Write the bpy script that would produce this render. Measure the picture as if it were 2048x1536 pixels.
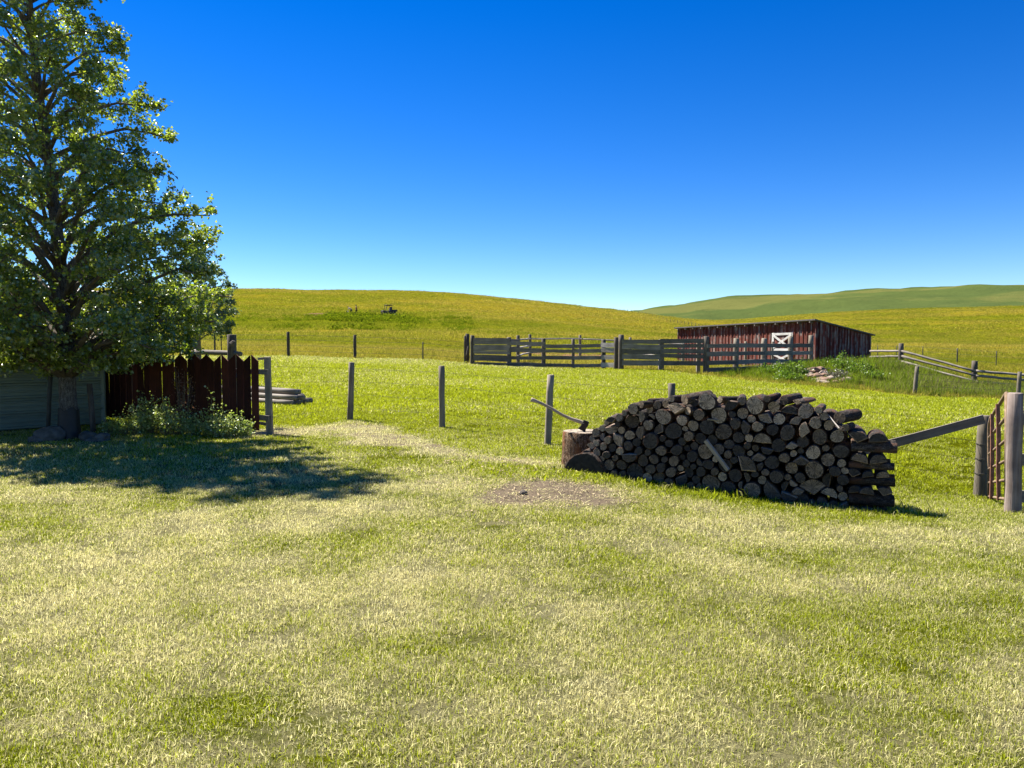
import bpy, bmesh, math, random
import numpy as np
from mathutils import Vector, Matrix, Euler, noise as mnoise

random.seed(7)
rs = np.random.RandomState(11)
scene = bpy.context.scene
for o in list(bpy.data.objects):
    bpy.data.objects.remove(o)
C = scene.collection

# ------------------------------------------------------------------ camera
FPX = 1500.0                       # focal length in pixels of a 2048 wide picture
PITCH = math.radians(3.0)
CAMZ = 1.6
cam_data = bpy.data.cameras.new('camera')
cam_data.sensor_width = 36.0
cam_data.lens = 36.0 * FPX / 2048.0
cam_data.clip_start = 0.05
cam_data.clip_end = 6000.0
cam = bpy.data.objects.new('camera', cam_data)
C.objects.link(cam)
cam.location = (0, 0, CAMZ)
cam.rotation_euler = (math.pi / 2 - PITCH, 0, 0)
scene.camera = cam

# ------------------------------------------------------------------ light
SUN_D = Vector((0.8, -0.6, 0.0)).normalized()       # way the shadows fall
SUN_EL = math.radians(55)
world = bpy.data.worlds.new('World')
scene.world = world
world.use_nodes = True
wn = world.node_tree.nodes
wl = world.node_tree.links
wn.clear()
w_out = wn.new('ShaderNodeOutputWorld')
w_bg = wn.new('ShaderNodeBackground')
w_sky = wn.new('ShaderNodeTexSky')
w_sky.sky_type = 'NISHITA'
w_sky.sun_disc = False
w_sky.sun_elevation = SUN_EL
sun_pos = -SUN_D
w_sky.sun_rotation = math.atan2(sun_pos.x, sun_pos.y)
w_sky.altitude = 1200
w_sky.air_density = 1.0
w_sky.dust_density = 0.0
w_sky.ozone_density = 4.0
w_hsv = wn.new('ShaderNodeHueSaturation')
w_hsv.inputs['Saturation'].default_value = 1.40
w_hsv.inputs['Hue'].default_value = 0.512
w_bg.inputs['Strength'].default_value = 0.0545
# deep clear-air grade of the whole sky: normalise, steepen, scale back
w_div = wn.new('ShaderNodeVectorMath'); w_div.operation = 'SCALE'; w_div.inputs['Scale'].default_value = 1 / 8.0
w_gam = wn.new('ShaderNodeGamma'); w_gam.inputs['Gamma'].default_value = 1.1
w_mul = wn.new('ShaderNodeVectorMath'); w_mul.operation = 'SCALE'; w_mul.inputs['Scale'].default_value = 8.0
wl.new(w_sky.outputs[0], w_hsv.inputs['Color'])
wl.new(w_hsv.outputs[0], w_div.inputs[0])
wl.new(w_div.outputs[0], w_gam.inputs['Color'])
wl.new(w_gam.outputs[0], w_mul.inputs[0])
wl.new(w_mul.outputs[0], w_bg.inputs[0])
wl.new(w_bg.outputs[0], w_out.inputs[0])

sun_data = bpy.data.lights.new('sun', 'SUN')
sun_data.energy = 5.0
sun_data.angle = math.radians(0.5)
sun_data.color = (1.0, 0.95, 0.86)
sun = bpy.data.objects.new('sun', sun_data)
C.objects.link(sun)
ldir = Vector((SUN_D.x * math.cos(SUN_EL), SUN_D.y * math.cos(SUN_EL), -math.sin(SUN_EL)))
sun.rotation_euler = ldir.to_track_quat('-Z', 'Y').to_euler()
sun.location = (-30, 25, 40)

scene.view_settings.view_transform = 'Standard'
scene.view_settings.look = 'None'
scene.view_settings.gamma = 1.0
scene.view_settings.exposure = 1.70
scene.view_settings.use_curve_mapping = False
scene.render.engine = 'CYCLES'
scene.cycles.max_bounces = 5
scene.cycles.diffuse_bounces = 3
scene.cycles.transmission_bounces = 3
scene.cycles.transparent_max_bounces = 4
scene.render.resolution_x = 1024
scene.render.resolution_y = 768

# ------------------------------------------------------------------ places
def ray(px, py):
    cx = (px - 1024.0) / FPX
    cy = (768.0 - py) / FPX
    yy = math.cos(PITCH) + cy * math.sin(PITCH)
    zz = -math.sin(PITCH) + cy * math.cos(PITCH)
    return cx / yy, zz / yy            # dx/dy, dz/dy

def P(px, py, Y):
    a, t = ray(px, py)
    return Vector((a * Y, Y, CAMZ + t * Y))

# ------------------------------------------------------------------ terrain: measured spots, thin plate spline
ctrl = []                                    # (a, lnY, z/Y)
def cp(px, py, Y):
    a, t = ray(px, py)
    ctrl.append((a, math.log(Y), (CAMZ + t * Y) / Y))
def cz(a, Y, z):
    ctrl.append((a, math.log(Y), z / Y))

for a in (-1.4, -0.7, 0.0, 0.7, 1.4):
    for Y in (1.2, 2.5, 4.5):
        cz(a, Y, 0.0)
for a in (-1.4, -0.7, -0.3):
    cz(a, 7.5, 0.0)
for p in [(140, 878, 12.6), (540, 868, 13.4), (200, 841, 15.7), (700, 840, 15.6), (884, 855, 14.6),
          (1095, 890, 12.9), (1960, 995, 11.0), (2025, 1025, 8.2), (1780, 1029, 7.8), (1125, 941, 9.2),
          (1420, 985, 8.5), (570, 804, 20.0), (884, 790, 21.0), (-200, 812, 19.5),
          (577, 714, 36), (710, 718, 36), (846, 720, 36.5), (300, 714, 36), (-300, 714, 36),
          (945, 730, 36), (1018, 733, 36), (1146, 737, 36), (1242, 740, 34.5), (1322, 741, 34),
          (1412, 749, 33), (1470, 749, 33.7), (1526, 745, 35.2), (1580, 738, 37), (1620, 734, 38.6),
          (1632, 738, 40), (1742, 735, 41.4), (1355, 722, 52), (1250, 772, 24), (1500, 800, 20), (1640, 777, 28),
          (1801, 735, 37), (1948, 772, 34), (1831, 789, 28), (2036, 798, 27), (2200, 790, 30), (2600, 800, 28),
          (1750, 890, 14.0), (2300, 940, 12.0), (2700, 980, 10.5),
          (577, 690, 60), (200, 690, 60), (-400, 690, 60), (1000, 698, 60), (1200, 702, 60),
          (1750, 716, 60), (2048, 722, 58), (2600, 724, 58),
          (577, 661, 90), (100, 661, 90), (-500, 661, 90), (1000, 668, 90), (1250, 680, 95), (1750, 694, 95), (2048, 694, 95), (2700, 694, 95),
          (470, 628, 135), (705, 632, 135), (780, 636, 135), (1000, 638, 135), (1200, 655, 140), (100, 626, 135), (-600, 622, 135),
          (1700, 664, 150), (2048, 656, 150), (2800, 650, 150),
          (-700, 574, 220), (0, 577, 220), (460, 581, 220), (700, 584, 220), (880, 587, 220), (1000, 595, 225), (1100, 606, 235),
          (1200, 619, 250), (1290, 634, 220), (1370, 650, 220), (1480, 650, 220), (1600, 641, 220), (1290, 630, 280), (1370, 643, 300), (1480, 641, 300), (1600, 631, 290), (1750, 622, 270), (2048, 615, 260), (2800, 606, 250),
          (-700, 592, 320), (0, 592, 320), (460, 596, 320), (880, 603, 320), (1100, 622, 340), (1290, 650, 420), (1480, 662, 430), (1750, 645, 400), (2048, 638, 400), (2800, 630, 400),
          (-700, 625, 900), (0, 625, 900), (460, 628, 900), (880, 632, 900), (1100, 636, 900), (1280, 629, 900), (1360, 613, 900), (1440, 599, 900),
          (1550, 595, 900), (1700, 585, 900), (1850, 580, 900), (2048, 577, 900), (2800, 566, 900),
          (-700, 670, 2200), (460, 670, 2200), (1280, 668, 2200), (1700, 650, 2200), (2800, 650, 2200)]:
    cp(*p)
CT = np.array(ctrl)
KA, KL = 1.6, 1.0
def _k(d2):
    return 0.5 * d2 * np.log(d2 + 1e-12)
_cx, _cl, _cv = CT[:, 0] * KA, CT[:, 1] * KL, CT[:, 2]
_n = len(_cx)
_A = np.zeros((_n + 3, _n + 3))
_A[:_n, :_n] = _k((_cx[:, None] - _cx[None]) ** 2 + (_cl[:, None] - _cl[None]) ** 2) + np.eye(_n) * 1e-3
_A[:_n, _n] = 1; _A[:_n, _n + 1] = _cx; _A[:_n, _n + 2] = _cl
_A[_n:, :_n] = _A[:_n, _n:].T
_W = np.linalg.solve(_A, np.concatenate([_cv, [0, 0, 0]]))

def gzv(X, Y):
    X = np.asarray(X, float).ravel(); Y = np.asarray(Y, float).ravel()
    Ye = np.clip(Y, 1.2, 2500.0)
    a = np.clip(X / Ye, -1.45, 1.45) * KA
    l = np.log(Ye) * KL
    out = np.empty(len(X))
    for i in range(0, len(X), 40000):
        s = slice(i, i + 40000)
        d2 = (a[s, None] - _cx[None]) ** 2 + (l[s, None] - _cl[None]) ** 2
        out[s] = _k(d2) @ _W[:_n] + _W[_n] + _W[_n + 1] * a[s] + _W[_n + 2] * l[s]
    fade = np.clip((Y + 1.0) / 3.0, 0, 1)
    return out * Ye * fade
def gz(x, y):
    return float(gzv([x], [y])[0])
def G(px, py, Y):                     # spot on the ground below that point of view
    p = P(px, py, Y)
    return Vector((p.x, p.y, gz(p.x, p.y)))
# ------------------------------------------------------------------ material helpers
def new_mat(name):
    m = bpy.data.materials.new(name)
    m.use_nodes = True
    nt = m.node_tree
    b = nt.nodes['Principled BSDF']
    return m, nt, b
def nd(nt, typ, **kw):
    n = nt.nodes.new(typ)
    for k, v in kw.items():
        setattr(n, k, v)
    return n
def setin(n, **kw):
    for k, v in kw.items():
        n.inputs[k.replace('_', ' ')].default_value = v
    return n
def ramp(nt, fac, stops):
    r = nt.nodes.new('ShaderNodeValToRGB')
    cr = r.color_ramp
    while len(cr.elements) < len(stops):
        cr.elements.new(0.5)
    for e, (p, c) in zip(cr.elements, stops):
        e.position = p
        e.color = (c[0], c[1], c[2], 1)
    if fac is not None:
        nt.links.new(fac, r.inputs[0])
    return r
def objcoord(nt, scale, spread=37.0):
    """object coordinates, shifted per object so that copies differ"""
    tc = nd(nt, 'ShaderNodeTexCoord')
    oi = nd(nt, 'ShaderNodeObjectInfo')
    mul = nd(nt, 'ShaderNodeMath', operation='MULTIPLY')
    mul.inputs[1].default_value = spread
    nt.links.new(oi.outputs['Random'], mul.inputs[0])
    add = nd(nt, 'ShaderNodeVectorMath', operation='ADD')
    nt.links.new(tc.outputs['Object'], add.inputs[0])
    nt.links.new(mul.outputs[0], add.inputs[1])
    mp = nd(nt, 'ShaderNodeMapping')
    mp.inputs['Scale'].default_value = scale
    nt.links.new(add.outputs[0], mp.inputs[0])
    return mp.outputs[0], oi
def mixc(nt, fac, a, b, mode='MIX'):
    m = nd(nt, 'ShaderNodeMix', data_type='RGBA', blend_type=mode)
    for s, v in ((0, fac), (6, a), (7, b)):
        if isinstance(v, (int, float)):
            m.inputs[s].default_value = v
        elif isinstance(v, tuple):
            m.inputs[s].default_value = (v[0], v[1], v[2], 1)
        else:
            nt.links.new(v, m.inputs[s])
    return m.outputs[2]
def bump(nt, b, h, strength=0.5, dist=0.01):
    bp = nd(nt, 'ShaderNodeBump')
    bp.inputs['Strength'].default_value = strength
    bp.inputs['Distance'].default_value = dist
    nt.links.new(h, bp.inputs['Height'])
    nt.links.new(bp.outputs[0], b.inputs['Normal'])

def wood_mat(name, dark, mid, light, axis='x', rough=0.85, paint=None, wear=0.5, tint=0.35):
    m, nt, b = new_mat(name)
    sc = {'x': (1.2, 26, 26), 'y': (26, 1.2, 26), 'z': (26, 26, 1.2)}[axis]
    v, oi = objcoord(nt, sc)
    n1 = setin(nd(nt, 'ShaderNodeTexNoise'), Scale=1.0, Detail=5.0, Roughness=0.65)
    nt.links.new(v, n1.inputs['Vector'])
    v2, _ = objcoord(nt, (2.3, 2.3, 2.3), 19.0)
    n2 = setin(nd(nt, 'ShaderNodeTexNoise'), Scale=1.0, Detail=4.0, Roughness=0.6)
    nt.links.new(v2, n2.inputs['Vector'])
    r1 = ramp(nt, n1.outputs[0], [(0.25, dark), (0.5, mid), (0.75, light)])
    col = mixc(nt, 0.45, r1.outputs[0], ramp(nt, n2.outputs[0], [(0.3, dark), (0.7, light)]).outputs[0])
    if paint:
        pm = nd(nt, 'ShaderNodeMath', operation='ADD')
        nt.links.new(n1.outputs[0], pm.inputs[0]); nt.links.new(n2.outputs[0], pm.inputs[1])
        om = nd(nt, 'ShaderNodeMath', operation='MULTIPLY_ADD')
        nt.links.new(oi.outputs['Random'], om.inputs[0]); om.inputs[1].default_value = 0.10
        hf = nd(nt, 'ShaderNodeMath', operation='MULTIPLY'); hf.inputs[1].default_value = 0.5; nt.links.new(pm.outputs[0], hf.inputs[0]); nt.links.new(hf.outputs[0], om.inputs[2])
        pr = ramp(nt, om.outputs[0], [(wear, (0, 0, 0)), (wear + 0.08, (1, 1, 1))])
        pcol = mixc(nt, n2.outputs[0], paint, tuple(c * 0.55 for c in paint))
        col = mixc(nt, pr.outputs[0], pcol, col)
    vr = nd(nt, 'ShaderNodeMapRange')
    vr.inputs['To Min'].default_value = 1 - tint; vr.inputs['To Max'].default_value = 1 + tint
    nt.links.new(oi.outputs['Random'], vr.inputs[0])
    h = nd(nt, 'ShaderNodeHueSaturation')
    nt.links.new(col, h.inputs['Color']); nt.links.new(vr.outputs[0], h.inputs['Value'])
    nt.links.new(h.outputs[0], b.inputs['Base Color'])
    b.inputs['Roughness'].default_value = rough
    b.inputs['Specular IOR Level'].default_value = 0.25
    bump(nt, b, n1.outputs[0], 0.7, 0.012)
    return m

def plain_mat(name, col, rough=0.6, metal=0.0, var=0.15, nscale=8.0, spec=0.3):
    m, nt, b = new_mat(name)
    v, oi = objcoord(nt, (nscale,) * 3)
    n = setin(nd(nt, 'ShaderNodeTexNoise'), Scale=1.0, Detail=5.0)
    nt.links.new(v, n.inputs['Vector'])
    r = ramp(nt, n.outputs[0], [(0.3, tuple(c * (1 - var) for c in col)), (0.7, tuple(min(1, c * (1 + var)) for c in col))])
    nt.links.new(r.outputs[0], b.inputs['Base Color'])
    b.inputs['Roughness'].default_value = rough
    b.inputs['Metallic'].default_value = metal
    b.inputs['Specular IOR Level'].default_value = spec
    bump(nt, b, n.outputs[0], 0.25, 0.01)
    return m

def bark_mat(name, dark, mid, light, sc=(16, 16, 4), axis='z', orange=None):
    m, nt, b = new_mat(name)
    if axis == 'y':
        sc = (sc[0], sc[2], sc[1])
    v, oi = objcoord(nt, sc)
    vo = nd(nt, 'ShaderNodeTexVoronoi', feature='DISTANCE_TO_EDGE')
    nz = setin(nd(nt, 'ShaderNodeTexNoise'), Scale=1.6, Detail=5.0)
    nt.links.new(v, nz.inputs['Vector'])
    va = nd(nt, 'ShaderNodeVectorMath', operation='ADD')
    nt.links.new(v, va.inputs[0]); nt.links.new(nz.outputs['Color'], va.inputs[1])
    nt.links.new(va.outputs[0], vo.inputs['Vector'])
    mul = nd(nt, 'ShaderNodeMath', operation='MULTIPLY_ADD')
    nt.links.new(vo.outputs[0], mul.inputs[0]); mul.inputs[1].default_value = 1.1; nt.links.new(nz.outputs[0], mul.inputs[2])
    stops = [(0.42, dark), (0.68, mid), (0.95, light)]
    col = ramp(nt, mul.outputs[0], stops).outputs[0]
    if orange:
        n3 = setin(nd(nt, 'ShaderNodeTexNoise'), Scale=0.5, Detail=3.0)
        nt.links.new(v, n3.inputs['Vector'])
        col = mixc(nt, ramp(nt, n3.outputs[0], [(0.5, (0, 0, 0)), (0.62, (1, 1, 1))]).outputs[0], col, mixc(nt, 0.75, col, orange))
    vr = nd(nt, 'ShaderNodeMapRange'); vr.inputs['To Min'].default_value = 0.65; vr.inputs['To Max'].default_value = 1.35
    nt.links.new(oi.outputs['Random'], vr.inputs[0])
    h = nd(nt, 'ShaderNodeHueSaturation')
    nt.links.new(col, h.inputs['Color']); nt.links.new(vr.outputs[0], h.inputs['Value'])
    nt.links.new(h.outputs[0], b.inputs['Base Color'])
    b.inputs['Roughness'].default_value = 0.9
    b.inputs['Specular IOR Level'].default_value = 0.2
    bump(nt, b, mul.outputs[0], 0.9, 0.02)
    return m

def endgrain_mat(name, a, c, ring=0.5, axis='y'):
    """rings round the local Y (or Z) axis, with radial drying cracks"""
    m, nt, b = new_mat(name)
    tc = nd(nt, 'ShaderNodeTexCoord'); oi = nd(nt, 'ShaderNodeObjectInfo')
    sx = nd(nt, 'ShaderNodeSeparateXYZ'); nt.links.new(tc.outputs['Object'], sx.inputs[0])
    u = sx.outputs['X']; w = sx.outputs['Z'] if axis == 'y' else sx.outputs['Y']
    an = nd(nt, 'ShaderNodeMath', operation='ARCTAN2'); nt.links.new(u, an.inputs[0]); nt.links.new(w, an.inputs[1])
    cb = nd(nt, 'ShaderNodeCombineXYZ'); nt.links.new(u, cb.inputs[0]); nt.links.new(w, cb.inputs[1])
    ln = nd(nt, 'ShaderNodeVectorMath', operation='LENGTH'); nt.links.new(cb.outputs[0], ln.inputs[0])
    rnd = nd(nt, 'ShaderNodeMath', operation='MULTIPLY'); nt.links.new(oi.outputs['Random'], rnd.inputs[0]); rnd.inputs[1].default_value = 41.0
    # cracks: noise over the angle
    cv = nd(nt, 'ShaderNodeCombineXYZ')
    am = nd(nt, 'ShaderNodeMath', operation='MULTIPLY'); nt.links.new(an.outputs[0], am.inputs[0]); am.inputs[1].default_value = 3.2
    lm = nd(nt, 'ShaderNodeMath', operation='MULTIPLY'); nt.links.new(ln.outputs['Value'], lm.inputs[0]); lm.inputs[1].default_value = 7.0
    nt.links.new(am.outputs[0], cv.inputs[0]); nt.links.new(lm.outputs[0], cv.inputs[1]); nt.links.new(rnd.outputs[0], cv.inputs[2])
    nc = setin(nd(nt, 'ShaderNodeTexNoise'), Scale=1.0, Detail=3.0, Roughness=0.6); nt.links.new(cv.outputs[0], nc.inputs['Vector'])
    crack = ramp(nt, nc.outputs[0], [(0.44, (1, 1, 1)), (0.485, (0.12,) * 3), (0.515, (0.12,) * 3), (0.55, (1, 1, 1))])
    # weather blotches
    va = nd(nt, 'ShaderNodeVectorMath', operation='ADD'); nt.links.new(tc.outputs['Object'], va.inputs[0]); nt.links.new(rnd.outputs[0], va.inputs[1])
    nb = setin(nd(nt, 'ShaderNodeTexNoise'), Scale=14.0, Detail=5.0); nt.links.new(va.outputs[0], nb.inputs['Vector'])
    rg = nd(nt, 'ShaderNodeMath', operation='MULTIPLY_ADD'); nt.links.new(ln.outputs['Value'], rg.inputs[0]); rg.inputs[1].default_value = 420.0; nt.links.new(rnd.outputs[0], rg.inputs[2])
    sn = nd(nt, 'ShaderNodeMath', operation='SINE'); nt.links.new(rg.outputs[0], sn.inputs[0])
    rmap = nd(nt, 'ShaderNodeMapRange'); rmap.inputs['From Min'].default_value = -1; rmap.inputs['To Min'].default_value = 1 - 0.25 * ring; rmap.inputs['To Max'].default_value = 1.0
    nt.links.new(sn.outputs[0], rmap.inputs[0])
    base = ramp(nt, oi.outputs['Random'], [(0.0, a[0]), (0.3, a[1]), (0.6, a[2]), (0.85, a[3]), (1.0, a[1])])
    col = mixc(nt, nb.outputs[0], base.outputs[0], c)
    col = mixc(nt, 1.0, col, rmap.outputs[0], 'MULTIPLY')
    col = mixc(nt, 0.85, col, crack.outputs[0], 'MULTIPLY')
    rim = nd(nt, 'ShaderNodeAttribute', attribute_name='rim')
    rr = ramp(nt, rim.outputs['Fac'], [(0.0, (0.72,) * 3), (0.70, (0.85,) * 3), (0.80, (0.50,) * 3), (0.86, (1.0,) * 3), (1.0, (1.0,) * 3)])
    col = mixc(nt, 1.0, col, rr.outputs[0], 'MULTIPLY')
    nt.links.new(col, b.inputs['Base Color'])
    b.inputs['Roughness'].default_value = 0.85
    b.inputs['Specular IOR Level'].default_value = 0.2
    bump(nt, b, nb.outputs[0], 0.4, 0.008)
    return m

def leaf_mat(name, cols, trans, gloss=0.10, fac=0.42, rough=0.38):
    m, nt, b = new_mat(name)
    nt.nodes.remove(b)
    out = nt.nodes['Material Output']
    at = nd(nt, 'ShaderNodeAttribute', attribute_name='rnd')
    col = ramp(nt, at.outputs['Fac'], [(i / (len(cols) - 1), c) for i, c in enumerate(cols)])
    tcol = ramp(nt, at.outputs['Fac'], [(i / (len(trans) - 1), c) for i, c in enumerate(trans)])
    d = nd(nt, 'ShaderNodeBsdfDiffuse'); t = nd(nt, 'ShaderNodeBsdfTranslucent'); g = nd(nt, 'ShaderNodeBsdfGlossy')
    nt.links.new(col.outputs[0], d.inputs[0]); nt.links.new(tcol.outputs[0], t.inputs[0])
    g.inputs['Roughness'].default_value = rough
    g.inputs['Color'].default_value = (0.85, 0.9, 0.85, 1)
    m1 = nd(nt, 'ShaderNodeMixShader'); m1.inputs[0].default_value = fac
    m2 = nd(nt, 'ShaderNodeMixShader'); m2.inputs[0].default_value = gloss
    nt.links.new(d.outputs[0], m1.inputs[1]); nt.links.new(t.outputs[0], m1.inputs[2])
    nt.links.new(m1.outputs[0], m2.inputs[1]); nt.links.new(g.outputs[0], m2.inputs[2])
    nt.links.new(m2.outputs[0], out.inputs[0])
    return m

# grass colours: green, dry, soil
LG1, LG2 = (0.37, 0.41, 0.010), (0.20, 0.25, 0.012)
LD1, LD2 = (0.84, 0.77, 0.42), (0.58, 0.53, 0.22)
PG1, PG2 = (0.27, 0.28, 0.014), (0.15, 0.19, 0.012)
PD1, PD2 = (0.49, 0.40, 0.085), (0.35, 0.29, 0.045)
SOIL = (0.105, 0.082, 0.058)

def blade_mat(name, g1, g2, d1, d2, fac=0.46, gloss=0.0):
    m, nt, b = new_mat(name)
    nt.nodes.remove(b)
    out = nt.nodes['Material Output']
    at = nd(nt, 'ShaderNodeAttribute', attribute_name='rnd')
    dr = nd(nt, 'ShaderNodeAttribute', attribute_name='dry', attribute_type='INSTANCER')
    tn = nd(nt, 'ShaderNodeAttribute', attribute_name='tone', attribute_type='INSTANCER')
    gcol = mixc(nt, tn.outputs['Fac'], g2, g1)
    dcol = mixc(nt, at.outputs['Fac'], d2, d1)
    df = nd(nt, 'ShaderNodeMath', operation='SUBTRACT')
    nt.links.new(dr.outputs['Fac'], df.inputs[0]); nt.links.new(at.outputs['Fac'], df.inputs[1])
    mr = nd(nt, 'ShaderNodeMapRange'); mr.inputs['From Min'].default_value = -0.08; mr.inputs['From Max'].default_value = 0.08
    nt.links.new(df.outputs[0], mr.inputs[0])
    col = mixc(nt, mr.outputs[0], gcol, dcol)
    wv = nd(nt, 'ShaderNodeMath', operation='MULTIPLY'); wv.inputs[1].default_value = 13.7; nt.links.new(at.outputs['Fac'], wv.inputs[0])
    fr = nd(nt, 'ShaderNodeMath', operation='FRACT'); nt.links.new(wv.outputs[0], fr.inputs[0])
    vm = nd(nt, 'ShaderNodeMapRange'); vm.inputs['To Min'].default_value = 0.35; vm.inputs['To Max'].default_value = 1.45; nt.links.new(fr.outputs[0], vm.inputs[0])
    hs = nd(nt, 'ShaderNodeHueSaturation'); nt.links.new(col, hs.inputs['Color']); nt.links.new(vm.outputs[0], hs.inputs['Value']); col = hs.outputs[0]
    d = nd(nt, 'ShaderNodeBsdfDiffuse'); t = nd(nt, 'ShaderNodeBsdfTranslucent'); g = nd(nt, 'ShaderNodeBsdfGlossy')
    nt.links.new(col, d.inputs[0]); nt.links.new(col, t.inputs[0])
    g.inputs['Roughness'].default_value = 0.45
    m1 = nd(nt, 'ShaderNodeMixShader'); m1.inputs[0].default_value = fac
    m2 = nd(nt, 'ShaderNodeMixShader'); m2.inputs[0].default_value = gloss
    nt.links.new(d.outputs[0], m1.inputs[1]); nt.links.new(t.outputs[0], m1.inputs[2])
    nt.links.new(m1.outputs[0], m2.inputs[1]); nt.links.new(g.outputs[0], m2.inputs[2])
    nt.links.new(m2.outputs[0], out.inputs[0])
    return m

def ground_mat(name, g1, g2, d1, d2, nscale, bump_d, soil=SOIL, sc2=0.35):
    m, nt, b = new_mat(name)
    tc = nd(nt, 'ShaderNodeTexCoord')
    dr = nd(nt, 'ShaderNodeAttribute', attribute_name='dry')
    so = nd(nt, 'ShaderNodeAttribute', attribute_name='soil')
    n1 = setin(nd(nt, 'ShaderNodeTexNoise'), Scale=nscale, Detail=8.0, Roughness=0.7)
    n2 = setin(nd(nt, 'ShaderNodeTexNoise'), Scale=nscale * sc2, Detail=5.0, Roughness=0.6)
    nt.links.new(tc.outputs['Object'], n1.inputs['Vector']); nt.links.new(tc.outputs['Object'], n2.inputs['Vector'])
    gcol = mixc(nt, ramp(nt, n2.outputs[0], [(0.35, (0, 0, 0)), (0.65, (1, 1, 1))]).outputs[0], g2, g1)
    dcol = mixc(nt, n2.outputs[0], d2, d1)
    df = nd(nt, 'ShaderNodeMath', operation='SUBTRACT')
    nt.links.new(dr.outputs['Fac'], df.inputs[0]); nt.links.new(n1.outputs[0], df.inputs[1])
    mr = nd(nt, 'ShaderNodeMapRange'); mr.inputs['From Min'].default_value = -0.15; mr.inputs['From Max'].default_value = 0.15
    nt.links.new(df.outputs[0], mr.inputs[0])
    col = mixc(nt, mr.outputs[0], gcol, dcol)
    sd = nd(nt, 'ShaderNodeMath', operation='SUBTRACT')
    nt.links.new(so.outputs['Fac'], sd.inputs[0]); nt.links.new(n1.outputs[0], sd.inputs[1])
    ms = nd(nt, 'ShaderNodeMapRange'); ms.inputs['From Min'].default_value = -0.1; ms.inputs['From Max'].default_value = 0.1
    nt.links.new(sd.outputs[0], ms.inputs[0])
    scol = mixc(nt, n2.outputs[0], tuple(c * 0.7 for c in soil), tuple(c * 1.4 for c in soil))
    col = mixc(nt, ms.outputs[0], col, scol)
    nt.links.new(col, b.inputs['Base Color'])
    b.inputs['Roughness'].default_value = 0.95
    b.inputs['Specular IOR Level'].default_value = 0.0
    bump(nt, b, n1.outputs[0], 1.0, bump_d)
    return m

M = {}
M['greywood_x'] = wood_mat('grey_board', (0.075, 0.062, 0.050), (0.17, 0.145, 0.118), (0.27, 0.235, 0.195), 'x')
M['greywood_z'] = wood_mat('grey_post', (0.075, 0.064, 0.05), (0.18, 0.15, 0.11), (0.29, 0.25, 0.19), 'z')
M['darkwood_z'] = wood_mat('dark_post', (0.03, 0.024, 0.018), (0.085, 0.068, 0.052), (0.15, 0.125, 0.10), 'z')
M['palewood_z'] = wood_mat('pale_post', (0.02, 0.014, 0.012), (0.16, 0.118, 0.10), (0.38, 0.31, 0.27), 'z', tint=0.10)
M['palewood_x'] = wood_mat('pale_pole', (0.15, 0.125, 0.10), (0.33, 0.29, 0.25), (0.48, 0.44, 0.39), 'x')
M['railwood_x'] = wood_mat('grey_rail', (0.07, 0.06, 0.05), (0.19, 0.165, 0.14), (0.30, 0.265, 0.225), 'x')
M['handle_x'] = wood_mat('axe_handle_wood', (0.22, 0.16, 0.10), (0.36, 0.28, 0.20), (0.48, 0.40, 0.31), 'x', tint=0.05)
M['redpicket_z'] = wood_mat('red_stained_picket', (0.028, 0.011, 0.009), (0.065, 0.017, 0.012), (0.10, 0.030, 0.02), 'z', tint=0.45)
M['barn_z'] = wood_mat('red_barn_board', (0.055, 0.045, 0.04), (0.12, 0.095, 0.085), (0.26, 0.21, 0.185), 'z', paint=(0.15, 0.034, 0.020), wear=0.565, tint=0.4)
M['barnside_z'] = wood_mat('worn_barn_board', (0.07, 0.055, 0.05), (0.15, 0.12, 0.11), (0.24, 0.20, 0.18), 'z', paint=(0.15, 0.032, 0.024), wear=0.535, tint=0.5)
M['white_x'] = wood_mat('white_painted_board', (0.25, 0.23, 0.20), (0.50, 0.48, 0.45), (0.62, 0.60, 0.57), 'x', tint=0.08)
M['roof'] = plain_mat('barn_roofing', (0.10, 0.09, 0.085), 0.7, 0.0, 0.3)
M['siding'] = plain_mat('pale_green_siding', (0.125, 0.165, 0.130), 0.5, 0.0, 0.07, 3.0, 0.5)
M['shedroof'] = plain_mat('pale_roof_sheet', (0.66, 0.60, 0.58), 0.45, 0.0, 0.08, 3.0, 0.5)
M['rust'] = plain_mat('rusty_tube', (0.19, 0.13, 0.08), 0.8, 0.0, 0.4, 18.0)
M['rustred'] = plain_mat('red_oxide_steel', (0.20, 0.095, 0.065), 0.8, 0.0, 0.35, 18.0)
M['wire'] = plain_mat('fence_wire', (0.035, 0.032, 0.028), 0.8, 0.0, 0.2)
M['tpost'] = plain_mat('steel_post', (0.06, 0.06, 0.05), 0.7, 0.2, 0.2)
M['rock'] = plain_mat('grey_rock', (0.10, 0.092, 0.078), 0.9, 0.0, 0.45, 9.0, 0.15)
M['redrock'] = plain_mat('reddish_rock', (0.17, 0.11, 0.078), 0.9, 0.0, 0.4, 7.0, 0.15)
M['palerock'] = plain_mat('pale_rock', (0.23, 0.185, 0.145), 0.9, 0.0, 0.3, 7.0, 0.15)
M['black'] = plain_mat('black_plastic', (0.018, 0.018, 0.018), 0.5, 0.0, 0.3)
M['steel'] = plain_mat('dark_axe_steel', (0.030, 0.022, 0.022), 0.55, 0.3, 0.35, 30.0)
M['tree_bark'] = bark_mat('tree_bark', (0.05, 0.042, 0.033), (0.17, 0.15, 0.12), (0.30, 0.275, 0.23), (22, 22, 7))
M['branch_bark'] = plain_mat('branch_bark', (0.13, 0.11, 0.085), 0.9, 0.0, 0.35, 14.0, 0.15)
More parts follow.
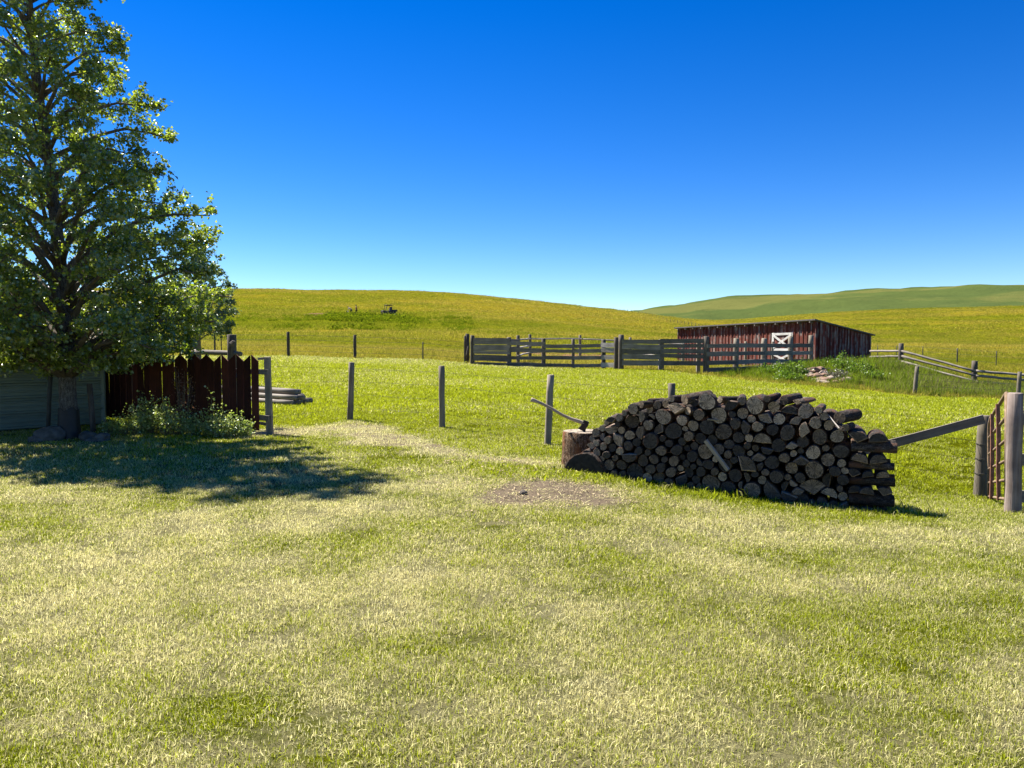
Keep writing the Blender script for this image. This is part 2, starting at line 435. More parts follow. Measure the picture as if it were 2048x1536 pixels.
M['log_bark'] = bark_mat('log_bark', (0.015, 0.012, 0.010), (0.06, 0.047, 0.038), (0.19, 0.16, 0.135), (26, 26, 9), 'y', (0.13, 0.06, 0.032))
M['stump_bark'] = bark_mat('stump_bark', (0.015, 0.010, 0.007), (0.15, 0.08, 0.04), (0.50, 0.37, 0.25), (15, 15, 5), 'z', (0.36, 0.14, 0.05))
M['split'] = wood_mat('split_wood', (0.10, 0.065, 0.045), (0.20, 0.14, 0.10), (0.30, 0.235, 0.18), 'y')
M['cut'] = endgrain_mat('cut_log_end', [(0.10, 0.088, 0.074), (0.065, 0.058, 0.052), (0.20, 0.155, 0.11), (0.50, 0.36, 0.23)], (0.062, 0.053, 0.045))
M['cut_sunlit'] = endgrain_mat('paler_cut_log_end', [(0.55, 0.42, 0.29), (0.36, 0.29, 0.21), (0.70, 0.52, 0.34), (0.80, 0.62, 0.43)], (0.26, 0.20, 0.14))  # sunlight on the upper and left log ends, put into a paler colour
M['chip'] = plain_mat('wood_chip', (0.42, 0.33, 0.20), 0.9, 0.0, 0.4, 60.0, 0.1)
M['stump_top'] = endgrain_mat('stump_top_wood', [(0.56, 0.47, 0.36)] * 4, (0.42, 0.33, 0.24), axis='z')
M['leaf'] = leaf_mat('poplar_leaf', [(0.07, 0.115, 0.014), (0.12, 0.17, 0.020), (0.19, 0.23, 0.035)],
                     [(0.19, 0.30, 0.014), (0.31, 0.41, 0.02), (0.50, 0.55, 0.035)], 0.10, 0.48)
M['leaf2'] = leaf_mat('far_tree_leaf', [(0.08, 0.13, 0.06), (0.12, 0.17, 0.075)], [(0.16, 0.25, 0.08), (0.22, 0.3, 0.09)], 0.06, 0.3)
M['bushleaf'] = leaf_mat('bush_leaf', [(0.14, 0.22, 0.03), (0.27, 0.35, 0.07), (0.44, 0.50, 0.17)], [(0.22, 0.32, 0.03), (0.36, 0.44, 0.06), (0.46, 0.50, 0.14)], 0.10, 0.45)
M['weedleaf'] = leaf_mat('weed_leaf', [(0.05, 0.095, 0.010), (0.085, 0.14, 0.012), (0.13, 0.18, 0.02)], [(0.10, 0.2, 0.01), (0.16, 0.28, 0.015), (0.22, 0.32, 0.03)], 0.025, 0.4)
M['greyweed'] = leaf_mat('grey_weed_leaf', [(0.12, 0.12, 0.08), (0.18, 0.16, 0.12)], [(0.14, 0.14, 0.07), (0.2, 0.17, 0.1)], 0.05, 0.3)
M['deadleaf'] = leaf_mat('dead_leaf', [(0.10, 0.05, 0.028), (0.18, 0.085, 0.05), (0.26, 0.16, 0.10)], [(0.2, 0.09, 0.04), (0.3, 0.14, 0.07), (0.3, 0.2, 0.1)], 0.04, 0.35)
M['scrubleaf'] = leaf_mat('scrub_leaf', [(0.04, 0.07, 0.006), (0.09, 0.13, 0.008), (0.15, 0.18, 0.012)], [(0.10, 0.15, 0.005), (0.20, 0.26, 0.008), (0.28, 0.32, 0.01)], 0.0, 0.35)
M['stem'] = plain_mat('plant_stem', (0.14, 0.11, 0.06), 0.9)
M['lawn_blade'] = blade_mat('lawn_blade', LG1, LG2, LD1, LD2, gloss=0.015)
M['pasture_blade'] = blade_mat('pasture_blade', PG1, PG2, PD1, PD2)
M['tall_blade'] = blade_mat('tall_grass_blade', (0.24, 0.33, 0.012), (0.13, 0.20, 0.012), (0.32, 0.28, 0.13), (0.20, 0.18, 0.07))
M['lawn'] = ground_mat('lawn_ground', tuple(c * .15 for c in LG1), tuple(c * .15 for c in LG2), tuple(c * .15 for c in LD1), tuple(c * .15 for c in LD2), 9.0, 0.04)
M['pasture'] = ground_mat('pasture_ground', (0.115, 0.115, 0.005), (0.075, 0.085, 0.005), (0.165, 0.13, 0.010), (0.12, 0.10, 0.008), 0.9, 0.35, (0.16, 0.09, 0.055))
M['hill'] = ground_mat('far_hill_ground', (0.060, 0.080, 0.022), (0.046, 0.064, 0.020), (0.092, 0.095, 0.028), (0.075, 0.082, 0.025), 0.03, 4.0, sc2=0.3)
# ------------------------------------------------------------------ object helpers
def tag(o, label=None, cat=None, group=None, kind=None):
    if label: o['label'] = label
    if cat: o['category'] = cat
    if group: o['group'] = group
    if kind: o['kind'] = kind
    return o
def empty(name, loc, label, cat, group=None):
    o = bpy.data.objects.new(name, None)
    o.empty_display_size = 0.2
    C.objects.link(o)
    o.location = loc
    return tag(o, label, cat, group)
def abs_loc(o):
    v = Vector(o.location)
    while o.parent is not None:
        o = o.parent
        v = v + Vector(o.location)
    return v
def link(name, me, parent=None, loc=(0, 0, 0), rot=(0, 0, 0)):
    """loc is a world place; roots carry no rotation when they have parts"""
    o = bpy.data.objects.new(name, me)
    C.objects.link(o)
    loc = Vector(loc)
    if parent is not None:
        o.parent = parent
        loc = loc - abs_loc(parent)
    o.location = loc
    o.rotation_euler = rot
    return o
def mesh(name, verts, faces, mat, smooth=False, mats=None, mi=None):
    me = bpy.data.meshes.new(name)
    me.from_pydata([tuple(v) for v in verts], [], [tuple(f) for f in faces])
    for m in (mats or [mat]):
        me.materials.append(m)
    if mi is not None:
        me.polygons.foreach_set('material_index', mi)
    if smooth:
        me.polygons.foreach_set('use_smooth', [True] * len(me.polygons))
    me.update()
    return me

class MB:
    def __init__(s): s.v = []; s.f = []
    def add(s, vs, fs):
        k = len(s.v); s.v += [tuple(x) for x in vs]; s.f += [tuple(i + k for i in f) for f in fs]
    def box(s, c, d, rot=None):
        c = Vector(c); vs = []
        for z in (-.5, .5):
            for y in (-.5, .5):
                for x in (-.5, .5):
                    p = Vector((x * d[0], y * d[1], z * d[2]))
                    if rot is not None: p = rot @ p
                    vs.append(c + p)
        s.add(vs, [(0, 2, 3, 1), (4, 5, 7, 6), (0, 1, 5, 4), (2, 6, 7, 3), (0, 4, 6, 2), (1, 3, 7, 5)])
    def tube(s, pts, rad, n=8, caps=True, jit=0.0):
        pts = [Vector(p) for p in pts]
        if not hasattr(rad, '__len__'): rad = [rad] * len(pts)
        rings = []
        up = None
        for i, p in enumerate(pts):
            t = (pts[min(i + 1, len(pts) - 1)] - pts[max(i - 1, 0)])
            if t.length < 1e-9: t = Vector((0, 0, 1))
            t.normalize()
            if up is None:
                up = Vector((1, 0, 0)) if abs(t.x) < 0.8 else Vector((0, 1, 0))
            e1 = (up - t * up.dot(t)).normalized(); e2 = t.cross(e1); up = e1
            rings.append([p + (e1 * math.cos(2 * math.pi * k / n) + e2 * math.sin(2 * math.pi * k / n)) * rad[i] * (1 + random.uniform(-jit, jit)) for k in range(n)])
        vs = [v for r in rings for v in r]; fs = []
        for i in range(len(pts) - 1):
            for k in range(n):
                a = i * n + k; b = i * n + (k + 1) % n
                fs.append((a, b, b + n, a + n))
        if caps:
            fs.append(tuple(reversed(range(n)))); m = (len(pts) - 1) * n
            fs.append(tuple(range(m, m + n)))
        s.add(vs, fs)
    def build(s, name, mat, parent=None, loc=(0, 0, 0), rot=(0, 0, 0), smooth=False):
        return link(name, mesh(name, s.v, s.f, mat, smooth), parent, loc, rot)

def plank(name, p0, p1, h, t, mat, parent=None, roll=0.0, chip=0.008):
    """a sawn board between two points, its grain along local X; h upright, t thick"""
    p0 = Vector(p0); p1 = Vector(p1); L = (p1 - p0).length
    n = max(2, min(5, int(L / 0.5) + 1)); vs = []; fs = []
    b = min(0.006, t * .2)
    for i in range(n + 1):
        x = -L / 2 + L * i / n + (random.uniform(-.01, .01) if 0 < i < n else 0)
        dz = random.uniform(-chip, chip); dy = random.uniform(-chip, chip) * .5; e = random.uniform(-chip, chip) * .6
        vs += [(x, dy - t / 2, dz - h / 2 + e), (x, dy + t / 2, dz - h / 2 + e), (x, dy + t / 2, dz + h / 2), (x, dy - t / 2, dz + h / 2)]
    for i in range(n):
        for k in range(4):
            a = i * 4 + k; c = i * 4 + (k + 1) % 4
            fs.append((a, a + 4, c + 4, c))
    fs.append((0, 1, 2, 3)); m = n * 4; fs.append((m + 3, m + 2, m + 1, m))
    d = p1 - p0
    yaw = math.atan2(d.y, d.x); pit = -math.atan2(d.z, math.hypot(d.x, d.y))
    R = Matrix.Rotation(yaw, 3, 'Z') @ Matrix.Rotation(pit, 3, 'Y') @ Matrix.Rotation(roll, 3, 'X')
    return link(name, mesh(name, vs, fs, mat), parent, (p0 + p1) / 2, R.to_euler())

def pole(name, p0, p1, r0, r1, mat, parent=None, n=8, bend=0.01):
    """a round rail, local X along it"""
    p0 = Vector(p0); p1 = Vector(p1); L = (p1 - p0).length
    mb = MB(); k = 5
    pts = [(-L / 2 + L * i / k, random.uniform(-bend, bend), random.uniform(-bend, bend)) for i in range(k + 1)]
    mb.tube(pts, [r0 + (r1 - r0) * i / k + random.uniform(-.05, .05) * r0 for i in range(k + 1)], n)
    d = p1 - p0
    R = Matrix.Rotation(math.atan2(d.y, d.x), 3, 'Z') @ Matrix.Rotation(-math.atan2(d.z, math.hypot(d.x, d.y)), 3, 'Y')
    return mb.build(name, mat, parent, (p0 + p1) / 2, R.to_euler(), smooth=True)

def round_post(name, base, h, r, mat, parent=None, lean=(0, 0), n=10, sink=0.25, topslope=0.0, square=False):
    mb = MB(); k = 5; n = 4 if square else n
    pts = []; rad = []
    for i in range(k + 1):
        z = -sink + (h + sink) * i / k
        pts.append((lean[0] * z / h + random.uniform(-.004, .004), lean[1] * z / h + random.uniform(-.004, .004), z)); rad.append(r * (1 + random.uniform(-.05, .05)) * (1.06 - .08 * i / k))
    top = Vector(pts[-1])
    pts.append((top.x, top.y, h + r * 0.10)); rad.append(r * 0.80)
    mb.tube(pts, [q * (1.3 if square else 1) for q in rad], n, jit=0.03)
    if topslope:
        mb.v = [(x, y, z + (topslope * x if z > h * .95 else 0)) for x, y, z in mb.v]
    o = mb.build(name, mat, parent, base, (0, 0, (math.pi / 4 if square else random.uniform(0, 6))), smooth=not square)
    if not square:
        o.rotation_euler = (0, 0, 0)
    return o

def wire(name, pts, r, mat, parent=None, n=4):
    pts = [Vector(p) for p in pts]; o = pts[0]
    mb = MB(); mb.tube([p - o for p in pts], r, n)
    return mb.build(name, mat, parent, o)

def rock(name, c, size, mat, parent=None, label=None, cat='rock', group=None, seed=0, rotz=0.0, sub=2, rough=0.22):
    bm = bmesh.new(); bmesh.ops.create_icosphere(bm, subdivisions=sub, radius=1.0)
    for v in bm.verts:
        n1 = mnoise.noise(v.co * 1.1 + Vector((seed * 3.1, seed * 1.7, 0)))
        n2 = mnoise.noise(v.co * 2.7 + Vector((seed * 5.1, 0, seed)))
        v.co *= 1 + rough * 1.6 * n1 + rough * .8 * n2
        v.co = Vector((v.co.x * size[0], v.co.y * size[1], max(-.45, v.co.z) * size[2]))
    me = bpy.data.meshes.new(name); bm.to_mesh(me); bm.free(); me.materials.append(mat)
    o = link(name, me, parent, c, (0, 0, rotz))
    if label: tag(o, label, cat, group)
    return o

def leaves_mesh(name, pos, size, mat, droop=0.4, aspect=0.45, fold=0.12, rng=rs, point=None):
    """many single leaves: stalk end, two side points, tip; each slightly folded"""
    n = len(pos); pos = np.asarray(pos, float)
    d = rng.normal(size=(n, 3)); d[:, 2] -= droop
    if point is not None: d += point
    d /= np.linalg.norm(d, axis=1)[:, None]
    w = rng.normal(size=(n, 3)); w -= (w * d).sum(1)[:, None] * d; w /= np.linalg.norm(w, axis=1)[:, None]
    nn = np.cross(d, w)
    L = np.asarray(size) * rng.uniform(.7, 1.25, n)
    L = L[:, None]
    v0 = pos; vt = pos + d * L
    vl = pos + d * L * .38 + w * L * aspect + nn * L * fold
    vr = pos + d * L * .38 - w * L * aspect + nn * L * fold
    V = np.stack([v0, vr, vt, vl], 1).reshape(-1, 3)
    me = bpy.data.meshes.new(name)
    me.vertices.add(4 * n); me.vertices.foreach_set('co', V.ravel().astype(np.float32))
    idx = np.arange(n)[:, None] * 4
    F = np.concatenate([idx + np.array([[0, 1, 2]]), idx + np.array([[0, 2, 3]])], 1).reshape(-1, 3)
    me.loops.add(F.size); me.loops.foreach_set('vertex_index', F.ravel().astype(np.int32))
    me.polygons.add(len(F)); me.polygons.foreach_set('loop_start', (np.arange(len(F)) * 3).astype(np.int32))
    me.update(calc_edges=True)
    a = me.attributes.new('rnd', 'FLOAT', 'POINT')
    a.data.foreach_set('value', np.repeat(rng.uniform(0, 1, n), 4).astype(np.float32))
    me.materials.append(mat)
    return me

# lattice noise for the cover of the ground
def vnoise(x, y, s, seed=0):
    x = np.asarray(x, float) / s + 1000.3 + seed * 17.7; y = np.asarray(y, float) / s + 1000.7 + seed * 9.1
    xi = np.floor(x).astype(np.int64); yi = np.floor(y).astype(np.int64); fx = x - xi; fy = y - yi
    fx = fx * fx * (3 - 2 * fx); fy = fy * fy * (3 - 2 * fy)
    def h(i, j):
        k = (i * 374761393 + j * 668265263 + seed * 974711) & 0x7fffffff
        k = ((k ^ (k >> 13)) * 1274126177) & 0x7fffffff
        return ((k ^ (k >> 16)) & 0xffff) / 65535.0
    return (h(xi, yi) * (1 - fx) + h(xi + 1, yi) * fx) * (1 - fy) + (h(xi, yi + 1) * (1 - fx) + h(xi + 1, yi + 1) * fx) * fy
def fbm(x, y, s, seed=0):
    return (vnoise(x, y, s, seed) + .5 * vnoise(x, y, s / 2.1, seed + 1) + .25 * vnoise(x, y, s / 4.3, seed + 2)) / 1.75
def sst(e0, e1, x):
    t = np.clip((x - e0) / (e1 - e0), 0, 1); return t * t * (3 - 2 * t)
def segdist(x, y, pts):
    d = np.full(np.shape(x), 1e9)
    for (ax, ay), (bx, by) in zip(pts[:-1], pts[1:]):
        dx, dy = bx - ax, by - ay
        t = np.clip(((x - ax) * dx + (y - ay) * dy) / (dx * dx + dy * dy), 0, 1)
        d = np.minimum(d, np.hypot(x - ax - t * dx, y - ay - t * dy))
    return d
# ------------------------------------------------------------------ what covers the ground where
STRAW = [(-4.6, 13.5), (-3.2, 14.3), (-1.9, 12.6), (-1.3, 11.7), (-.45, 10.5), (.3, 9.95), (.75, 9.7)]
PILE0, PILE1 = Vector((0.62, 9.2, 0)), Vector((3.93, 7.79, 0))
LAWN_A = [-1.6, -.06, .13, .2, .25, .35, .53, .7, 1.3]
LAWN_Y = [36.2, 36.6, 35.4, 33.5, 31.2, 29.0, 27.2, 26.2, 25.0]
def lawn_edge(X, Y):
    return np.interp(np.clip(X / np.maximum(Y, .5), -1.6, 1.6), LAWN_A, LAWN_Y) + (fbm(X, Y, 1.3, 5) - .5) * 1.2
def soil_patch(X, Y):
    r = np.hypot((X - .47) / .82, (Y - 7.80) / .74)
    return 1 - sst(.75, 1.2, r + (fbm(X, Y, .30, 3) - .5) * 1.25)
def straw_strip(X, Y):
    d = segdist(X, Y, STRAW)
    w = np.interp(X, [-5, -3, -1.4, .8], [.75, .9, .45, .26])
    return 1 - sst(.55, 1.25, d / w + (fbm(X, Y, .38, 9) - .5) * 1.7)
def lawn_dry(X, Y):
    big = fbm(X, Y, 2.6, 21); small = fbm(X, Y, .55, 33)
    near = .62 + (big - .5) * .42 + (small - .5) * .85 + (fbm(X, Y, .22, 25) - .5) * .8 + (fbm(X, Y, 6.5, 23) - .5) * .3
    mid = .13 + (fbm(X * .6, Y, 3.0, 41) - .5) * .60 + (small - .5) * .35
    k = sst(8.0, 12.5, Y + X * .35 + (big - .5) * 3)
    d = near * (1 - k) + mid * k
    d += .30 * sst(31, 35, Y) * (1 - sst(.0, .2, X / np.maximum(Y, 1)))
    d = np.maximum(d, straw_strip(X, Y) * .95)
    # greener, longer strip along the foot of the wood pile
    fp = segdist(X, Y, [(-.2, 9.15), (.6, 8.95), (PILE1.x - .25, PILE1.y - .3)])
    d -= .45 * (1 - sst(.1, .55, fp + (small - .5) * .3))
    d = np.maximum(d, soil_patch(X, Y) * .9)
    return np.clip(d, 0.02, 1.0)
def pasture_dry(X, Y):
    a = X / np.maximum(Y, 1)
    big = fbm(X * .45, Y, 9, 51); hug = fbm(X * .4, Y, 26, 61)
    d = .52 + (big - .5) * .8 + (hug - .5) * .9
    band = np.exp(-((Y - (108 - 18 * (a + .3))) / 16.0) ** 2) * sst(.12, -.12, a)      # green scrub belt under the crest
    d -= .55 * band
    d -= .45 * np.exp(-((Y - 70) / 9.0) ** 2) * sst(-.05, .1, a) * sst(.3, .15, a)
    d -= .35 * np.exp(-((Y - 52) / 6.0) ** 2) * sst(.45, .6, a)
    return np.clip(d, .05, 1)
def pasture_soil(X, Y):
    a = X / np.maximum(Y, 1)
    s = 0.85 * np.exp(-((Y - 51) / 5.0) ** 2) * sst(-.01, .02, a) * sst(.15, .13, a)           # trodden floor of the corral
    s = np.maximum(s, .95 * np.exp(-((Y - 131) / 5.5) ** 2) * sst(-.285, -.27, a) * sst(-.155, -.17, a))  # dug bank on the hillside
    s = np.maximum(s, .5 * np.exp(-((Y - 58) / 1.6) ** 2) * sst(-.2, -.1, a) * sst(-.03, -.07, a))
    return s

# ------------------------------------------------------------------ terrain sheet
def axis_x():
    t = np.linspace(-1, 1, 321); return np.sinh(t * 5.3) / math.sinh(5.3) * 1900
ROWS = np.concatenate([np.linspace(-400, -20, 8), np.linspace(-15, 1.5, 10), np.exp(np.linspace(math.log(2.0), math.log(36.4), 150)),
                       np.exp(np.linspace(math.log(36.8), math.log(400), 170)), np.exp(np.linspace(math.log(406), math.log(2400), 70))])
XS = axis_x()
def pz(X, Y):
    w = sst(36.37, 36.37 * 1.3, Y)
    return gzv(X, Y) + ((fbm(X, Y, 7.0, 71) - .5) * .5 + (np.abs(fbm(X, Y * .6, 34.0, 73) - .5) * -2 + .4) * 1.1) * w
def terrain(name, r0, r1, mat, rough, dryf, soilf):
    ys = ROWS[r0:r1]
    XX, YY = np.meshgrid(XS, ys)
    Z = gzv(XX, YY).reshape(XX.shape)
    if rough:
        Z = Z + (fbm(XX, YY, rough[0], 71) - .5) * rough[1] * sst(ys[0], ys[0] * 1.3, YY)
        if len(rough) > 2:
            Z = Z + (np.abs(fbm(XX, YY * .6, rough[2], 73) - .5) * -2 + .4) * rough[3] * sst(ys[0], ys[0] * 1.3, YY)
    nx = len(XS); ny = len(ys)
    V = np.stack([XX, YY, Z], -1).reshape(-1, 3)
    i = (np.arange(ny - 1)[:, None] * nx + np.arange(nx - 1)[None]).ravel()
    F = np.stack([i, i + 1, i + nx + 1, i + nx], 1)
    me = bpy.data.meshes.new(name)
    me.vertices.add(len(V)); me.vertices.foreach_set('co', V.ravel().astype(np.float32))
    me.loops.add(F.size); me.loops.foreach_set('vertex_index', F.ravel().astype(np.int32))
    me.polygons.add(len(F)); me.polygons.foreach_set('loop_start', (np.arange(len(F)) * 4).astype(np.int32))
    me.polygons.foreach_set('use_smooth', np.ones(len(F), bool))
    me.update(calc_edges=True)
    for nm, f in (('dry', dryf), ('soil', soilf)):
        at = me.attributes.new(nm, 'FLOAT', 'POINT'); at.data.foreach_set('value', np.asarray(f(XX.ravel(), YY.ravel()), np.float32))
    me.materials.append(mat)
    o = link(name, me); o['kind'] = 'structure'
    return o
zero = lambda x, y: np.zeros(len(x))
terrain('lawn', 0, 169, M['lawn'], None, lawn_dry, lambda x, y: np.maximum(soil_patch(x, y), straw_strip(x, y) * .62))
terrain('pasture', 168, 339, M['pasture'], (7.0, 0.5, 34.0, 1.1), pasture_dry, pasture_soil)
terrain('far_hill', 338, len(ROWS), M['hill'], (130.0, 12.0, 90.0, 9.0), lambda x, y: .40 + (fbm(x * .5, y, 120, 81) - .5) * 1.3 + (fbm(x * .4, y, 35, 83) - .5) * .7, zero)

# ------------------------------------------------------------------ grass
proto_col = bpy.data.collections.new('grass_tufts')          # never linked to the scene
def blades(name, n, disc, h, w, mat, lean=.5, simple=False):
    r = disc * np.sqrt(rs.uniform(0, 1, n)); th = rs.uniform(0, 6.283, n)
    b = np.stack([r * np.cos(th), r * np.sin(th), np.full(n, -.01)], 1)
    H = rs.uniform(h[0], h[1], n); ph = rs.uniform(0, 6.283, n); ln = np.abs(rs.normal(0, lean, n)) * H
    ld = np.stack([np.cos(ph), np.sin(ph), np.zeros(n)], 1)
    ps = rs.uniform(0, 6.283, n); sd = np.stack([np.cos(ps), np.sin(ps), np.zeros(n)], 1) * (w * rs.uniform(.6, 1.2, n) / 2)[:, None]
    up = np.array([0, 0, 1.0])
    mid = b + ld * (ln * .35)[:, None] + up * (H * .6)[:, None]
    tip = b + ld * ln[:, None] + up * (H * np.clip(1 - .25 * ln / H, .4, 1))[:, None]
    if simple:
        V = np.stack([b - sd, b + sd, tip], 1).reshape(-1, 3); k = 3; F = [(3 * i, 3 * i + 1, 3 * i + 2) for i in range(n)]
    else:
        V = np.stack([b - sd, b + sd, mid + sd * .85, mid - sd * .85, tip], 1).reshape(-1, 3); k = 5; F = []
        for i in range(n):
            F += [(5 * i, 5 * i + 1, 5 * i + 2, 5 * i + 3), (5 * i + 3, 5 * i + 2, 5 * i + 4)]
    me = bpy.data.meshes.new(name); me.from_pydata(V.tolist(), [], F)
    a = me.attributes.new('rnd', 'FLOAT', 'POINT'); a.data.foreach_set('value', np.repeat(rs.uniform(0, 1, n), k).astype(np.float32))
    me.materials.append(mat)
    return bpy.data.objects.new(name, me)

def scatter(name, pts, scl, dry, tone, protos, label, cat):
    n = len(pts)
    col = bpy.data.collections.new(name + '_tufts')
    for p in protos: col.objects.link(p)
    me = bpy.data.meshes.new(name); me.vertices.add(n); me.vertices.foreach_set('co', np.asarray(pts, np.float32).ravel())
    rot = np.zeros((n, 3), np.float32); rot[:, 2] = rs.uniform(0, 6.283, n); rot[:, 0] = rs.normal(0, .06, n)
    def at(nm, typ, data, key='value'):
        a = me.attributes.new(nm, typ, 'POINT'); a.data.foreach_set(key, data)
    at('scl', 'FLOAT', np.asarray(scl, np.float32)); at('dry', 'FLOAT', np.asarray(dry, np.float32)); at('tone', 'FLOAT', np.asarray(tone, np.float32))
    at('rot', 'FLOAT_VECTOR', rot.ravel(), 'vector'); at('pick', 'INT', rs.randint(0, len(protos), n).astype(np.int32))
    o = link(name, me)
    ng = bpy.data.node_groups.new(name, 'GeometryNodeTree')
    ng.interface.new_socket('Geometry', in_out='INPUT', socket_type='NodeSocketGeometry')
    ng.interface.new_socket('Geometry', in_out='OUTPUT', socket_type='NodeSocketGeometry')
    N = ng.nodes; Lk = ng.links
    gi = N.new('NodeGroupInput'); go = N.new('NodeGroupOutput')
    mp = N.new('GeometryNodeMeshToPoints'); ip = N.new('GeometryNodeInstanceOnPoints'); ci = N.new('GeometryNodeCollectionInfo')
    ci.inputs['Collection'].default_value = col; ci.inputs['Separate Children'].default_value = True; ci.inputs['Reset Children'].default_value = True
    def na(nm, typ):
        q = N.new('GeometryNodeInputNamedAttribute'); q.data_type = typ; q.inputs['Name'].default_value = nm; return q.outputs['Attribute']
    Lk.new(gi.outputs[0], mp.inputs['Mesh']); Lk.new(mp.outputs[0], ip.inputs['Points']); Lk.new(ci.outputs[0], ip.inputs['Instance'])
    ip.inputs['Pick Instance'].default_value = True
    Lk.new(na('pick', 'INT'), ip.inputs['Instance Index']); Lk.new(na('rot', 'FLOAT_VECTOR'), ip.inputs['Rotation']); Lk.new(na('scl', 'FLOAT'), ip.inputs['Scale'])
    Lk.new(ip.outputs[0], go.inputs[0])
    md = o.modifiers.new('tufts', 'NODES'); md.node_group = ng
    return tag(o, label, cat, kind='stuff')

def wedge(y0, y1, dens, a0=-.80, a1=.82, m=2.4):
    """even cover over the strip of ground between two distances, a little wider than the view"""
    n = int(dens * ((a1 - a0) / 2 * (y1 * y1 - y0 * y0) + 2 * m * (y1 - y0)))
    wmax = (a1 - a0) * y1 + 2 * m
    Y = np.empty(0)
    while len(Y) < n:
        y = rs.uniform(y0, y1, n); Y = np.concatenate([Y, y[rs.uniform(0, wmax, n) < (a1 - a0) * y + 2 * m]])
    Y = Y[:n]
    X = a0 * Y - m + rs.uniform(0, 1, n) * ((a1 - a0) * Y + 2 * m)
    return X, Y
PU = (PILE1 - PILE0).normalized(); PN = Vector((-PU.y, PU.x, 0))
def in_pile(X, Y, m=0.0):
    u = (X - PILE0.x) * PU.x + (Y - PILE0.y) * PU.y; v = (X - PILE0.x) * PN.x + (Y - PILE0.y) * PN.y
    return (u > -.15 - m) & (u < 3.62 + m) & (v > .02 - m) & (v < .5 + m)
SHED_A, SHED_B = Vector((-8.15, 14.9, 0)), Vector((-11.3, 11.75, 0))
def behind_shed(X, Y):
    return ((Y - X) > 22.95) & (X < -7.6) & (Y < 19)

def lawn_layer(name, y0, y1, dens, protos, sc, label, fin=None, fout=None):
    X, Y = wedge(y0, y1, dens)
    pr = np.ones(len(X))
    if fin: pr *= sst(fin[0], fin[1], Y)
    if fout: pr *= 1 - sst(fout[0], fout[1], Y)
    k0 = rs.uniform(0, 1, len(X)) < pr; X, Y = X[k0], Y[k0]
    soil = soil_patch(X, Y)
    keep = (Y < lawn_edge(X, Y)) & ~in_pile(X, Y) & ~behind_shed(X, Y) & (rs.uniform(0, 1, len(X)) > soil * .93)
    X, Y = X[keep], Y[keep]
    st = straw_strip(X, Y)
    keep = rs.uniform(0, 1, len(X)) > st * .55
    X, Y = X[keep], Y[keep]
    d = lawn_dry(X, Y); tone = np.clip(.25 + fbm(X, Y, 1.8, 91) * .7 + .35 * sst(9, 13, Y), 0, 1)
    Z = gzv(X, Y)
    fp = segdist(X, Y, [(-.2, 9.15), (.6, 8.95), (PILE1.x - .1, PILE1.y - .2), (PILE1.x + .35, PILE1.y + .15)])
    S = rs.uniform(sc[0], sc[1], len(X)) * (1 + .75 * (1 - sst(.05, .4, fp))) * (1 - .35 * soil_patch(X, Y)) * (.80 + .50 * fbm(X, Y, .33, 95))
    scatter(name, np.stack([X, Y, Z], 1), S, d, tone, protos, label, 'grass')
Bm = M['lawn_blade']
lawn_layer('lawn_grass', .8, 6.5, 165, [blades('tuft', 125, .13, (.014, .042), .0034, Bm, .62) for _ in range(8)], (.75, 1.25), 'short half dry lawn grass nearest the camera', None, (4.2, 6.5))
lawn_layer('lawn_grass', 4.2, 11, 92, [blades('tuft', 115, .15, (.016, .044), .0046, Bm, .8) for _ in range(8)], (.85, 1.2), 'short half dry lawn grass in front of the woodpile', (4.2, 6.5), (7, 11))
lawn_layer('lawn_grass', 7, 24, 36, [blades('tuft', 105, .24, (.02, .048), .0078, Bm, .95) for _ in range(5)], (.85, 1.2), 'green mown grass around the woodpile and the yard fence', (7, 11), (15, 24))
lawn_layer('lawn_grass', 15, 37, 34, [blades('tuft', 110, .45, (.04, .075), .024, Bm, 1.1, True) for _ in range(5)], (.85, 1.2), 'green mown grass in front of the corral', (15, 24))

def pasture_layer(name, y0, y1, dens, protos, sc, label):
    X, Y = wedge(y0, y1, dens, -.76, .78)
    so = pasture_soil(X, Y)
    keep = (Y > lawn_edge(X, Y)) & (rs.uniform(0, 1, len(X)) > so * 1.1)
    a = X / Y
    keep &= ~((a > .11) & (a < .50) & (Y > 33) & (Y < 52) & (rs.uniform(0, 1, len(X)) > .35))
    X, Y = X[keep], Y[keep]
    scatter(name, np.stack([X, Y, pz(X, Y)], 1), rs.uniform(sc[0], sc[1], len(X)) * (.6 + .7 * fbm(X, Y, 4, 97)), pasture_dry(X, Y), np.clip(fbm(X, Y, 6, 93) * 1.2 - .1, 0, 1), protos, label, 'grass')
Pm = M['pasture_blade']
pasture_layer('pasture_grass', 26, 62, 7, [blades('tuft', 75, .42, (.08, .22), .014, Pm, .9, True) for _ in range(4)], (.8, 1.3), 'tall yellow green pasture grass beyond the mown lawn')
pasture_layer('pasture_grass', 60, 140, 1.5, [blades('tuft', 75, .9, (.10, .26), .034, Pm, .9, True) for _ in range(4)], (.8, 1.3), 'yellowing grass on the lower hillside')

pasture_layer('pasture_grass', 138, 260, .35, [blades('tuft', 80, 1.9, (.12, .30), .075, Pm, .9, True) for _ in range(4)], (.8, 1.3), 'dry grass on the upper hillside below the skyline')

